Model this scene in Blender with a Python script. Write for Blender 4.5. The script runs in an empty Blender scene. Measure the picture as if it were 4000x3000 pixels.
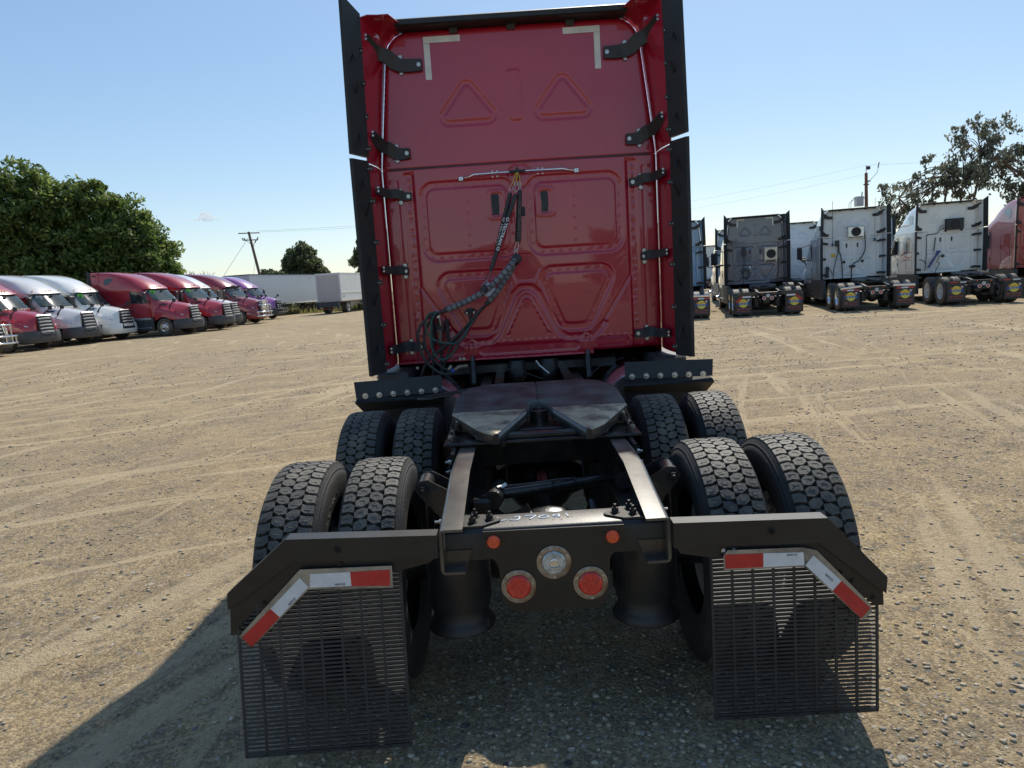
import bpy, math, random
import numpy as np
from mathutils import Vector, Matrix
random.seed(7); RNG = np.random.default_rng(7)
S = bpy.context.scene; COL = S.collection
PI = math.pi
def LS(a, b, n): return [float(q) for q in np.linspace(a, b, n)]

# ------------------------------------------------------------------ camera, sky, sun, exposure
CAM = Vector((-0.088, -3.159, 1.7895)); YAW, PIT, ROL = -0.0137, 0.1417, -0.0627
Fw = Vector((math.sin(YAW)*math.cos(PIT), math.cos(YAW)*math.cos(PIT), -math.sin(PIT)))
R0 = Vector((math.cos(YAW), -math.sin(YAW), 0)); U0 = R0.cross(Fw)
Rt = math.cos(ROL)*R0 + math.sin(ROL)*U0; Up = -math.sin(ROL)*R0 + math.cos(ROL)*U0
cd = bpy.data.cameras.new('camera'); cam = bpy.data.objects.new('camera', cd); COL.objects.link(cam)
M = Matrix((Rt, Up, -Fw)).transposed().to_4x4(); M.translation = CAM; cam.matrix_world = M
cd.sensor_width = 36; cd.lens = 2756.4/4000*36; cd.clip_start = 0.05; cd.clip_end = 6000
S.camera = cam
SUN = Vector((0.26, 0.88, 1.0)).normalized()
ELEV = math.asin(SUN.z); AZ = math.atan2(SUN.x, SUN.y)
W = bpy.data.worlds.new("World"); S.world = W; W.use_nodes = True
wn = W.node_tree; wn.nodes.clear()
sky = wn.nodes.new('ShaderNodeTexSky'); sky.sky_type = 'NISHITA'; sky.sun_disc = False
sky.sun_elevation = ELEV; sky.sun_rotation = AZ; sky.air_density = 1.0; sky.dust_density = 0.35; sky.ozone_density = 2.6; sky.altitude = 0
bg = wn.nodes.new('ShaderNodeBackground'); bg.inputs[1].default_value = 0.15
gam = wn.nodes.new('ShaderNodeGamma'); gam.inputs[1].default_value = 0.60
hs = wn.nodes.new('ShaderNodeHueSaturation'); hs.inputs['Saturation'].default_value = 1.4; hs.inputs['Value'].default_value = 1.22
wo = wn.nodes.new('ShaderNodeOutputWorld'); wn.links.new(sky.outputs[0], gam.inputs[0]); wn.links.new(gam.outputs[0], hs.inputs['Color']); wn.links.new(hs.outputs[0], bg.inputs[0]); wn.links.new(bg.outputs[0], wo.inputs[0])
sl = bpy.data.lights.new('sun', 'SUN'); sl.energy = 3.4; sl.angle = math.radians(0.53); sl.color = (1, 0.94, 0.83)
so = bpy.data.objects.new('sun', sl); COL.objects.link(so); so.rotation_euler = SUN.to_track_quat('Z', 'Y').to_euler()
S.view_settings.view_transform = 'Standard'; S.view_settings.look = 'None'
S.view_settings.gamma = 1; S.view_settings.exposure = 0.6; S.view_settings.use_curve_mapping = False

# ------------------------------------------------------------------ materials
def mat(name, col, rough=0.5, metal=0.0, coat=0.0, var=0.0, scale=6.0, bump=0.0, bscale=40.0, col2=None, cov=0.5, trans=0.0, spec=0.5, emit=None):
    m = bpy.data.materials.new(name); m.use_nodes = True
    nt = m.node_tree; b = nt.nodes['Principled BSDF']; L = nt.links
    b.inputs['Base Color'].default_value = (*col, 1); b.inputs['Roughness'].default_value = rough
    b.inputs['Metallic'].default_value = metal; b.inputs['Coat Weight'].default_value = coat
    b.inputs['Coat Roughness'].default_value = 0.03; b.inputs['Specular IOR Level'].default_value = spec
    if trans: b.inputs['Transmission Weight'].default_value = trans
    if var > 0 or col2 or bump:
        tc = nt.nodes.new('ShaderNodeTexCoord')
    if var > 0 or col2:
        n = nt.nodes.new('ShaderNodeTexNoise'); n.inputs['Scale'].default_value = scale; n.inputs['Detail'].default_value = 6; n.inputs['Roughness'].default_value = 0.65
        L.new(tc.outputs['Object'], n.inputs['Vector'])
        r = nt.nodes.new('ShaderNodeValToRGB'); c2 = col2 or tuple(min(1, c*(1+var)+0.01*var) for c in col)
        c1 = col if col2 else tuple(c*(1-var) for c in col)
        r.color_ramp.elements[0].position = cov-0.14; r.color_ramp.elements[1].position = cov+0.14
        r.color_ramp.elements[0].color = (*c1, 1); r.color_ramp.elements[1].color = (*c2, 1)
        L.new(n.outputs['Fac'], r.inputs[0]); L.new(r.outputs[0], b.inputs['Base Color'])
        if rough > 0.12:
            mr = nt.nodes.new('ShaderNodeMapRange'); mr.inputs['To Min'].default_value = rough*0.85; mr.inputs['To Max'].default_value = min(1, rough*1.25)
            L.new(n.outputs['Fac'], mr.inputs['Value']); L.new(mr.outputs[0], b.inputs['Roughness'])
    if bump:
        n2 = nt.nodes.new('ShaderNodeTexNoise'); n2.inputs['Scale'].default_value = bscale; n2.inputs['Detail'].default_value = 4
        L.new(tc.outputs['Object'], n2.inputs['Vector'])
        bp = nt.nodes.new('ShaderNodeBump'); bp.inputs['Strength'].default_value = bump; bp.inputs['Distance'].default_value = 0.01
        L.new(n2.outputs['Fac'], bp.inputs['Height']); L.new(bp.outputs[0], b.inputs['Normal'])
    return m
def paint(name, col, rough=0.28):
    m = mat(name, col, rough, 0, 1.0, var=0.06, scale=1.5, bump=0.012, bscale=3.0); m.node_tree.nodes['Principled BSDF'].inputs['Coat IOR'].default_value = 1.5; return m
RED = paint('paint red', (0.40, 0.005, 0.027), 0.36); RED2 = paint('paint fleet red', (0.36, 0.012, 0.02)); DRED = paint('paint dark red', (0.22, 0.008, 0.018))
WHITE = paint('paint white', (0.74, 0.74, 0.70)); SILVER = paint('paint pearl white', (0.62, 0.60, 0.59)); BLUE = paint('paint light blue', (0.16, 0.30, 0.46))
GREY = paint('paint grey', (0.085, 0.095, 0.135)); PURPLE = paint('paint purple', (0.29, 0.085, 0.29)); GWHITE = paint('paint cool white', (0.60, 0.64, 0.66))
BLK = mat('black plastic', (0.034, 0.035, 0.038), 0.55, bump=0.25, bscale=260, var=0.25, scale=5)
BRUB = mat('black rubber sheet', (0.012, 0.012, 0.013), 0.5, var=0.3, scale=4)
FRAME = mat('frame black paint', (0.016, 0.015, 0.015), 0.3, 0, 0.35, col2=(0.05, 0.045, 0.038), scale=7, cov=0.6, bump=0.15, bscale=60)
RAILM = mat('dusty frame paint', (0.035, 0.033, 0.03), 0.36, 0.1, 0.3, col2=(0.10, 0.088, 0.07), scale=3, cov=0.5, bump=0.04, bscale=30)
ARM = mat('satin black arm', (0.009, 0.009, 0.009), 0.42, 0, 0.0, var=0.3, scale=4, bump=0.05, bscale=90)
STEEL = mat('worn greasy steel', (0.028, 0.028, 0.029), 0.46, 0.15, 0, col2=(0.11, 0.11, 0.105), scale=6, cov=0.52, bump=0.12, bscale=50)
RAMP = mat('worn steel brightened as sunlit', (0.05, 0.042, 0.033), 0.5, 0.25, 0, col2=(0.46, 0.38, 0.27), scale=9, cov=0.44, bump=0.4, bscale=40)  # worn steel, its tan raised to stand in for sun on the ramps
SLAT = mat('bright grille slat', (0.66, 0.67, 0.69), 0.3, 0.45)
CHROME = mat('chrome', (0.75, 0.76, 0.78), 0.12, 1.0, var=0.05)
ALU = mat('polished aluminium', (0.62, 0.63, 0.65), 0.22, 1.0, var=0.1)
WRIM = mat('white painted rim', (0.62, 0.62, 0.6), 0.4, 0, 0.2, var=0.15)
BOLT = mat('zinc bolt', (0.5, 0.5, 0.48), 0.32, 0.9, var=0.2, scale=40)
BBOLT = mat('black bolt', (0.02, 0.02, 0.02), 0.35, 0.3, var=0.2, scale=40)
RUST = mat('stained ring steel', (0.36, 0.33, 0.28), 0.38, 0.6, 0, col2=(0.20, 0.12, 0.06), scale=22, cov=0.52)
TYRE = mat('tyre rubber', (0.034, 0.033, 0.032), 0.62, col2=(0.135, 0.117, 0.09), scale=7, cov=0.5, bump=0.3, bscale=120)
TYREG = mat('dusty tyre groove', (0.02, 0.019, 0.018), 0.9, col2=(0.15, 0.12, 0.08), scale=16, cov=0.5, bump=0.3, bscale=90)
SIDEW = mat('tyre sidewall', (0.018, 0.018, 0.019), 0.7, col2=(0.05, 0.044, 0.035), scale=3.5, cov=0.62, bump=0.2, bscale=70)
BAG = mat('air bag rubber', (0.016, 0.016, 0.017), 0.42, var=0.25, scale=5, bump=0.1, bscale=60)
TAPEW = mat('reflective tape white', (0.62, 0.65, 0.68), 0.35, 0, 0.4, var=0.07, scale=25)
TAPEC = mat('conspicuity tape cream', (0.66, 0.63, 0.56), 0.4, 0, 0.3, var=0.1, scale=9)
TAPER = mat('reflective tape red', (0.45, 0.006, 0.012), 0.3, 0, 0.5, var=0.12, scale=25)
BACKP = mat('weathered tape plate', (0.36, 0.31, 0.24), 0.55, 0.2, 0, col2=(0.10, 0.085, 0.07), scale=8, cov=0.58)
LENSR = mat('red lens', (0.52, 0.012, 0.012), 0.14, 0, 0.8, var=0.25, scale=60); LENSO = mat('orange red lens', (0.62, 0.07, 0.02), 0.2, 0, 0.5, var=0.15, scale=60)
LENSW = mat('clear lens', (0.55, 0.58, 0.58), 0.12, 0.2, 0.8, col2=(0.25, 0.28, 0.29), scale=45, cov=0.5)
AMBER = mat('amber lens', (0.75, 0.20, 0.02), 0.25, 0, 0.6)
GLASS = mat('tinted cab glass', (0.055, 0.085, 0.09), 0.06, 0.0, 0.0, col2=(0.015, 0.024, 0.028), scale=1.6, cov=0.5, spec=0.35)
DGLASS = mat('dark cab glass', (0.012, 0.014, 0.016), 0.05, 0, 1.0)
SKIRT = mat('grey moulded plastic', (0.055, 0.057, 0.062), 0.5, var=0.15, scale=3)
GREYHOSE = mat('grey spiral wrap', (0.17, 0.175, 0.185), 0.5, var=0.2, scale=12)
HOSE = mat('black hose', (0.035, 0.035, 0.036), 0.55, var=0.3, scale=15); GREENH = mat('green cable', (0.018, 0.075, 0.065), 0.4)
BLUEP = mat('blue fitting', (0.02, 0.10, 0.5), 0.35); COILB = mat('blue coiled hose', (0.03, 0.06, 0.30), 0.4)
WTEXT = mat('white lettering', (0.75, 0.75, 0.75), 0.6); GTEXT = mat('faded lettering', (0.11, 0.105, 0.095), 0.6)
CREAMP = mat('cream condenser', (0.74, 0.68, 0.52), 0.5, var=0.12, scale=10)
YEL = mat('print yellow', (0.70, 0.62, 0.09), 0.6, var=0.08, scale=10); PBLUE = mat('print blue', (0.01, 0.13, 0.50), 0.6); PORG = mat('print orange', (0.72, 0.20, 0.02), 0.6); PPINK = mat('print red', (0.34, 0.10, 0.075), 0.6); PWHI = mat('print white', (0.6, 0.62, 0.65), 0.6)
FLAPM = mat('mud flap rubber', (0.028, 0.026, 0.025), 0.55, var=0.3, scale=5)
GREENS = mat('green sticker', (0.18, 0.75, 0.03), 0.5); BLKP = mat('print black', (0.01, 0.01, 0.01), 0.6)
YSTICK = mat('yellow sticker', (0.65, 0.42, 0.03), 0.5)
TRAIL = mat('trailer skin', (0.50, 0.53, 0.56), 0.42, 0.2, 0.1, var=0.06, scale=0.8); BOXW = mat('box truck white', (0.62, 0.64, 0.64), 0.45, 0, 0.2, var=0.05, scale=1); ROLLD = mat('roll door', (0.46, 0.44, 0.42), 0.5, var=0.05, scale=2)
BARK = mat('bark', (0.10, 0.075, 0.055), 0.9, col2=(0.19, 0.15, 0.12), scale=5, bump=0.8, bscale=14); BARKE = mat('pale bark', (0.20, 0.15, 0.12), 0.85, col2=(0.10, 0.07, 0.055), scale=3)
POLE = mat('weathered pole wood', (0.13, 0.09, 0.065), 0.9, col2=(0.19, 0.14, 0.11), scale=6); REDPOLE = mat('reddish pole wood', (0.20, 0.09, 0.06), 0.9, var=0.2)
CLOUDM = mat('cloud vapour', (0.9, 0.9, 0.9), 1.0, spec=0)

# ------------------------------------------------------------------ mesh helpers
class MB:
    def __init__(s): s.v = []; s.f = []
    def add(s, vs, fs, T=None):
        n = len(s.v)
        for p in vs:
            p = Vector(p); s.v.append(tuple(T @ p) if T is not None else tuple(p))
        s.f += [tuple(i+n for i in q) for q in fs]; return s
    def box(s, x0, x1, y0, y1, z0, z1, c=0.0, T=None):
        cx, cy, cz = (x0+x1)/2, (y0+y1)/2, (z0+z1)/2; h = [abs(x1-x0)/2, abs(y1-y0)/2, abs(z1-z0)/2]
        if c <= 0:
            v = [(cx+a*h[0], cy+b*h[1], cz+d*h[2]) for a in (-1, 1) for b in (-1, 1) for d in (-1, 1)]
            return s.add(v, [(0,1,3,2),(4,6,7,5),(0,4,5,1),(2,3,7,6),(0,2,6,4),(1,5,7,3)], T)
        c = min(c, min(h)*0.9); v = []; ix = {}
        for a in (-1, 1):
            for b in (-1, 1):
                for d in (-1, 1):
                    for k in range(3):
                        e = [h[0]-c, h[1]-c, h[2]-c]; e[k] = h[k]
                        ix[(a, b, d, k)] = len(v); v.append((cx+a*e[0], cy+b*e[1], cz+d*e[2]))
        f = []
        sg = (-1, 1)
        for k in range(3):
            for t in sg:
                q = []
                for (u, w) in ((-1,-1),(1,-1),(1,1),(-1,1)):
                    key = [0,0,0]; key[k] = t; key[(k+1)%3] = u; key[(k+2)%3] = w; q.append(ix[(*key, k)])
                f.append(tuple(q) if t > 0 else tuple(reversed(q)))
        for k in range(3):
            for u in sg:
                for w in sg:
                    a_ = [0,0,0]; b_ = [0,0,0]; a_[k] = -1; b_[k] = 1
                    i, j = (k+1)%3, (k+2)%3; a_[i] = b_[i] = u; a_[j] = b_[j] = w
                    q = (ix[(*a_, i)], ix[(*b_, i)], ix[(*b_, j)], ix[(*a_, j)])
                    f.append(q if u*w < 0 else tuple(reversed(q)))
        for a in sg:
            for b in sg:
                for d in sg:
                    q = (ix[(a,b,d,0)], ix[(a,b,d,1)], ix[(a,b,d,2)]); f.append(q if a*b*d > 0 else tuple(reversed(q)))
        return s.add(v, f, T)
    def tube(s, pts, r, n=8, cap=True, closed=False):
        P = [Vector(p) for p in pts]; m = len(P); rs = [float(q) for q in r] if isinstance(r, (list, tuple)) else [float(r)]*m
        up = None; base = len(s.v)
        for i in range(m):
            if closed: t = (P[(i+1) % m]-P[i-1]).normalized()
            else: t = (P[min(i+1, m-1)]-P[max(i-1, 0)]).normalized()
            if up is None:
                up = Vector((0, 0, 1)) if abs(t.z) < 0.9 else Vector((1, 0, 0))
            a = up - t*up.dot(t); a.normalize(); b = t.cross(a); up = a
            for k in range(n):
                q = 2*PI*k/n; s.v.append(tuple(P[i]+rs[i]*(a*math.cos(q)+b*math.sin(q))))
        for i in range(m if closed else m-1):
            j = (i+1) % m
            for k in range(n):
                s.f.append((base+i*n+k, base+i*n+(k+1) % n, base+j*n+(k+1) % n, base+j*n+k))
        if cap and not closed:
            s.f.append(tuple(base+k for k in reversed(range(n)))); s.f.append(tuple(base+(m-1)*n+k for k in range(n)))
        return s
    def lathe(s, prof, n=24, axis='z', o=(0, 0, 0), closed=False, T=None, cap=True):
        # prof: (radius, height)
        v = []; m = len(prof)
        for (r, h) in prof:
            for k in range(n):
                q = 2*PI*k/n; a, b = r*math.cos(q), r*math.sin(q)
                p = {'z': (a, b, h), 'y': (a, h, -b), 'x': (h, a, b)}[axis]; v.append((p[0]+o[0], p[1]+o[1], p[2]+o[2]))
        f = []
        for i in range(m if closed else m-1):
            j = (i+1) % m
            for k in range(n): f.append((i*n+k, i*n+(k+1) % n, j*n+(k+1) % n, j*n+k))
        if cap and not closed:
            if prof[0][0] > 1e-6: f.append(tuple(reversed(range(n))))
            if prof[-1][0] > 1e-6: f.append(tuple((m-1)*n+k for k in range(n)))
        return s.add(v, f, T)
    def prism(s, poly, d0, d1, plane='xz', T=None):
        n = len(poly); g = {'xz': lambda a, b, d: (a, d, b), 'yz': lambda a, b, d: (d, a, b), 'xy': lambda a, b, d: (a, b, d)}[plane]
        v = [g(a, b, d0) for a, b in poly]+[g(a, b, d1) for a, b in poly]
        f = [tuple(reversed(range(n))), tuple(n+i for i in range(n))]+[(i, (i+1) % n, n+(i+1) % n, n+i) for i in range(n)]
        return s.add(v, f, T)
    def sweep(s, pts, h, t, side=(0, -1, 0)):
        # rectangular strap along pts; h across, t thick along 'side'
        P = [Vector(p) for p in pts]; m = len(P); base = len(s.v); hs = h if isinstance(h, (list, tuple)) else [h]*m; sd = Vector(side)
        for i in range(m):
            d = (P[min(i+1, m-1)]-P[max(i-1, 0)]).normalized(); nrm = (sd-d*sd.dot(d)).normalized(); b = d.cross(nrm)
            for (u, w) in ((-1, 0), (1, 0), (1, 1), (-1, 1)): s.v.append(tuple(P[i]+b*u*hs[i]/2+nrm*w*t))
        for i in range(m-1):
            for k in range(4): s.f.append((base+i*4+k, base+i*4+(k+1) % 4, base+i*4+4+(k+1) % 4, base+i*4+4+k))
        s.f.append((base, base+1, base+2, base+3)); s.f.append(tuple(base+(m-1)*4+k for k in (3, 2, 1, 0)))
        return s
    def mesh(s, name, m, smooth=30):
        me = bpy.data.meshes.new(name); me.from_pydata(s.v, [], s.f)
        import bmesh
        bm = bmesh.new(); bm.from_mesh(me); bmesh.ops.recalc_face_normals(bm, faces=bm.faces); bm.to_mesh(me); bm.free()
        me.materials.append(m)
        if smooth:
            me.polygons.foreach_set('use_smooth', [True]*len(me.polygons)); me.set_sharp_from_angle(angle=math.radians(smooth))
        me.update(); return me
CACHE = {}
def link(name, me, parent=None, loc=None, rot=None, scale=None, label=None, kind=None):
    o = bpy.data.objects.new(name, me); COL.objects.link(o); o.parent = parent
    if loc is not None: o.location = loc
    if rot is not None: o.rotation_euler = rot
    if scale is not None: o.scale = scale
    if label: o['label'] = label
    if kind: o['kind'] = kind
    return o
def part(name, mb, m, parent=None, key=None, smooth=30, **kw):
    k = (name, key, m.name)
    if key is not None and k in CACHE: me = CACHE[k]
    else:
        if callable(mb): mb = mb()
        me = mb.mesh(name, m, smooth)
        if key is not None: CACHE[k] = me
    return link(name, me, parent, **kw)
def tag(o, label=None, cat=None, group=None, kind=None):
    if label: o['label'] = label
    if cat: o['category'] = cat
    if group: o['group'] = group
    if kind: o['kind'] = kind
    return o
def empty(name, loc, rz, label, cat, group=None):
    o = bpy.data.objects.new(name, None); COL.objects.link(o); o.location = loc; o.rotation_euler = (0, 0, rz); o.empty_display_size = 0.2
    return tag(o, label, cat, group)
def text(name, s, size, m, parent, M4, extrude=0.0006, key=None, bold=0.0, align='CENTER', sx=1.0):
    k = ('text', s, size, m.name, bold, sx)
    if k in CACHE: me = CACHE[k]
    else:
        cu = bpy.data.curves.new('t', 'FONT'); cu.body = s; cu.size = size; cu.extrude = extrude; cu.offset = bold; cu.align_x = align; cu.align_y = 'CENTER'
        cu.resolution_u = 2
        tmp = bpy.data.objects.new('t', cu); COL.objects.link(tmp); bpy.context.view_layer.update()
        me = bpy.data.meshes.new_from_object(tmp); bpy.data.objects.remove(tmp); me.materials.clear(); me.materials.append(m)
        if sx != 1.0: me.transform(Matrix.Diagonal((sx, 1, 1, 1)))
        CACHE[k] = me
    o = bpy.data.objects.new(name, me); COL.objects.link(o); o.parent = parent; o.matrix_local = M4; return o
def facing_back(x, y, z, rz=0.0):   # text lying on a plane that faces -Y
    return Matrix.Translation((x, y, z)) @ Matrix.Rotation(PI/2, 4, 'X') @ Matrix.Rotation(rz, 4, 'Z')
def curve_pts(P, n=6):
    # Catmull-Rom
    P = [Vector(p) for p in P]; out = []
    for i in range(len(P)-1):
        a = P[max(i-1, 0)]; b = P[i]; c = P[i+1]; d = P[min(i+2, len(P)-1)]
        for k in range(n):
            t = k/n; out.append(0.5*((2*b)+(c-a)*t+(2*a-5*b+4*c-d)*t*t+(3*b-a-3*c+d)*t**3))
    out.append(P[-1]); return out

# ------------------------------------------------------------------ ground
def ground_mat():
    m = bpy.data.materials.new('dirt yard'); m.use_nodes = True; nt = m.node_tree; L = nt.links; b = nt.nodes['Principled BSDF']
    N = nt.nodes.new
    tc = N('ShaderNodeTexCoord'); geo = N('ShaderNodeNewGeometry')
    def noise(scale, detail=6, rough=0.6, vec=None, dist=0.0):
        n = N('ShaderNodeTexNoise'); n.inputs['Scale'].default_value = scale; n.inputs['Detail'].default_value = detail; n.inputs['Roughness'].default_value = rough
        n.inputs['Distortion'].default_value = dist; L.new(vec if vec is not None else geo.outputs['Position'], n.inputs['Vector']); return n.outputs['Fac']
    def ramp(src, stops):
        r = N('ShaderNodeValToRGB'); L.new(src, r.inputs[0]); e = r.color_ramp.elements
        while len(e) < len(stops): e.new(0.5)
        for i, (p, c) in enumerate(stops): e[i].position = p; e[i].color = (*c, 1) if isinstance(c, tuple) else (c, c, c, 1)
        return r.outputs[0]
    def mix(fac, a, bb, mode='MIX'):
        x = N('ShaderNodeMix'); x.data_type = 'RGBA'; x.blend_type = mode
        if isinstance(fac, float): x.inputs[0].default_value = fac
        else: L.new(fac, x.inputs[0])
        for i, q in ((6, a), (7, bb)):
            if isinstance(q, tuple): x.inputs[i].default_value = (*q, 1)
            else: L.new(q, x.inputs[i])
        return x.outputs[2]
    def math_(op, a, bb=None):
        x = N('ShaderNodeMath'); x.operation = op
        for i, q in ((0, a), (1, bb)):
            if q is None: continue
            if isinstance(q, (int, float)): x.inputs[i].default_value = q
            else: L.new(q, x.inputs[i])
        return x.outputs[0]
    sep = N('ShaderNodeSeparateXYZ'); L.new(geo.outputs['Position'], sep.inputs[0])
    def arcs(cx, cy, freq, w, aniso=1.6):   # wheel tracks: streaks along circles round (cx, cy)
        dx = math_('SUBTRACT', sep.outputs[0], cx); dy = math_('SUBTRACT', sep.outputs[1], cy)
        rr = math_('SQRT', math_('ADD', math_('MULTIPLY', dx, dx), math_('MULTIPLY', dy, dy)))
        an = math_('ARCTAN2', dy, dx)
        c = N('ShaderNodeCombineXYZ'); L.new(math_('MULTIPLY', rr, freq), c.inputs[0]); L.new(math_('MULTIPLY', an, aniso), c.inputs[1]); c.inputs[2].default_value = w
        return c.outputs[0]
    t1 = noise(1.0, 5, 0.6, arcs(9, -24, 2.6, 0, 3.0)); t2 = noise(1.0, 4, 0.55, arcs(-42, 19, 2.2, 5, 6)); t3 = noise(1.0, 4, 0.6, arcs(26, -1, 3.0, 9, 3.0))
    fine = noise(1.0, 3, 0.7, arcs(9, -24, 14, 2, 10))
    tracks = math_('MAXIMUM', math_('MAXIMUM', ramp(t1, [(0.55, 0.0), (0.60, 1.0)]), ramp(t2, [(0.58, 0.0), (0.63, 1.0)])), ramp(t3, [(0.59, 0.0), (0.64, 0.9)]))
    big = noise(0.16, 5, 0.62); mid = noise(1.3, 8, 0.68); small = noise(22, 6, 0.7); grit = noise(95, 3, 0.7)
    base = ramp(big, [(0.34, (0.40, 0.298, 0.168)), (0.66, (0.335, 0.255, 0.155))])
    base = mix(ramp(mid, [(0.42, 0.0), (0.62, 0.75)]), base, (0.25, 0.195, 0.125))
    base = mix(math_('MULTIPLY', tracks, 0.5), base, (0.50, 0.40, 0.26))
    vor = N('ShaderNodeTexVoronoi'); vor.inputs['Scale'].default_value = 26; L.new(geo.outputs['Position'], vor.inputs['Vector'])
    vor2 = N('ShaderNodeTexVoronoi'); vor2.inputs['Scale'].default_value = 9; L.new(geo.outputs['Position'], vor2.inputs['Vector'])
    pebd = math_('MULTIPLY', math_('LESS_THAN', vor.outputs['Distance'], 0.26), ramp(vor.outputs['Color'], [(0.45, 0.0), (0.5, 1.0)]))
    pebb = math_('MULTIPLY', math_('LESS_THAN', vor2.outputs['Distance'], 0.17), ramp(vor2.outputs['Color'], [(0.52, 0.0), (0.56, 1.0)]))
    keep = math_('SUBTRACT', 1.0, math_('MULTIPLY', tracks, 0.8))
    pebcol = ramp(vor.outputs['Color'], [(0.5, (0.12, 0.11, 0.105)), (0.62, (0.22, 0.19, 0.15)), (0.8, (0.40, 0.36, 0.30))])
    pebcol2 = ramp(vor2.outputs['Color'], [(0.55, (0.10, 0.10, 0.10)), (0.7, (0.20, 0.18, 0.15)), (0.85, (0.42, 0.38, 0.32))])
    base = mix(math_('MULTIPLY', pebd, keep), base, pebcol); base = mix(math_('MULTIPLY', pebb, keep), base, pebcol2)
    base = mix(0.55, base, ramp(small, [(0.3, 0.30), (0.7, 0.72)]), 'SOFT_LIGHT')
    base = mix(0.5, base, ramp(grit, [(0.3, 0.25), (0.7, 0.75)]), 'SOFT_LIGHT')
    rock = noise(5.5, 10, 0.85); rock2 = noise(1.9, 10, 0.9)
    base = mix(math_('MULTIPLY', ramp(rock, [(0.53, 0.0), (0.60, 0.8)]), keep), base, (0.16, 0.135, 0.105))
    base = mix(math_('MULTIPLY', ramp(rock2, [(0.56, 0.0), (0.64, 0.7)]), keep), base, (0.19, 0.165, 0.13))
    base = mix(math_('MULTIPLY', ramp(noise(8.5, 8, 0.85, None, 0.4), [(0.57, 0.0), (0.63, 0.75)]), keep), base, (0.48, 0.40, 0.28))
    vg = N('ShaderNodeTexVoronoi'); vg.inputs['Scale'].default_value = 70; L.new(geo.outputs['Position'], vg.inputs['Vector'])
    base = mix(math_('MULTIPLY', keep, 0.55), base, mix(0.75, base, ramp(vg.outputs['Color'], [(0.25, 0.12), (0.5, 0.42), (0.8, 0.85)]), 'OVERLAY'))
    L.new(base, b.inputs['Base Color']); b.inputs['Roughness'].default_value = 0.95; b.inputs['Specular IOR Level'].default_value = 0.2
    h = math_('ADD', math_('MULTIPLY', small, 0.5), math_('MULTIPLY', grit, 0.12))
    h = math_('ADD', h, math_('MULTIPLY', mid, 0.8)); h = math_('ADD', h, math_('MULTIPLY', noise(6, 9, 0.8), 0.8)); h = math_('ADD', h, math_('MULTIPLY', math_('MAXIMUM', pebd, pebb), 0.5)); h = math_('SUBTRACT', h, math_('MULTIPLY', tracks, 0.35))
    h = math_('ADD', h, math_('MULTIPLY', fine, 0.25)); h = math_('SUBTRACT', h, math_('MULTIPLY', vg.outputs['Distance'], 0.35)); h = math_('ADD', h, math_('MULTIPLY', rock, 0.7))
    bp = N('ShaderNodeBump'); bp.inputs['Strength'].default_value = 0.9; bp.inputs['Distance'].default_value = 0.022; L.new(h, bp.inputs['Height']); L.new(bp.outputs[0], b.inputs['Normal'])
    return m
GM = ground_mat()
def grid_mesh(name, xs, ys, zf, m):
    X, Y = np.meshgrid(xs, ys); Z = zf(X, Y); V = np.stack([X, Y, Z], -1).reshape(-1, 3)
    ny, nx = X.shape; I = np.arange(nx*ny).reshape(ny, nx); F = np.stack([I[:-1, :-1], I[:-1, 1:], I[1:, 1:], I[1:, :-1]], -1).reshape(-1, 4)
    return np_mesh(name, V, F, m, True)
def np_mesh(name, V, F, m, smooth=False):
    me = bpy.data.meshes.new(name); k = F.shape[1]
    me.vertices.add(len(V)); me.vertices.foreach_set('co', V.astype(np.float32).ravel())
    me.loops.add(F.size); me.loops.foreach_set('vertex_index', F.astype(np.int32).ravel())
    me.polygons.add(len(F)); me.polygons.foreach_set('loop_start', np.arange(0, F.size, k, dtype=np.int32)); me.polygons.foreach_set('loop_total', np.full(len(F), k, np.int32))
    if smooth: me.polygons.foreach_set('use_smooth', np.ones(len(F), bool))
    me.update(calc_edges=True); me.validate(); me.materials.append(m); return me
def vnoise(X, Y, s, seed=0):
    r = np.random.default_rng(seed); T = r.random((64, 64)); x = X/s; y = Y/s; xi = np.floor(x).astype(int); yi = np.floor(y).astype(int); fx = x-xi; fy = y-yi
    fx = fx*fx*(3-2*fx); fy = fy*fy*(3-2*fy); g = lambda a, b: T[a % 64, b % 64]
    return (g(xi, yi)*(1-fx)+g(xi+1, yi)*fx)*(1-fy)+(g(xi, yi+1)*(1-fx)+g(xi+1, yi+1)*fx)*fy
xs = np.r_[-900, -400, -200, -120, -80, np.linspace(-60, -8, 50), np.linspace(-7.8, 7.8, 160), np.linspace(8, 60, 50), 80, 120, 200, 400, 900]
ys = np.r_[-700, -300, -120, -60, -30, -15, -8, -5, np.linspace(-4, 12, 170), np.linspace(12.4, 60, 60), 70, 90, 120, 200, 400, 900, 2000]
def gz(X, Y):
    rr = np.hypot(X, Y); amp = np.clip(1-(rr-20)/30, 0, 1)
    dist = np.hypot(X-9, Y+24)
    track = np.sin(dist*7.0)*(vnoise(X, Y, 5, 4)-0.5)*0.008
    return amp*((vnoise(X, Y, 1.3, 1)-0.5)*0.028+(vnoise(X, Y, 0.35, 2)-0.5)*0.014+track) - 0.008
go = link('ground', grid_mesh('ground', xs, ys, gz, GM)); tag(go, kind='structure')

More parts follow.
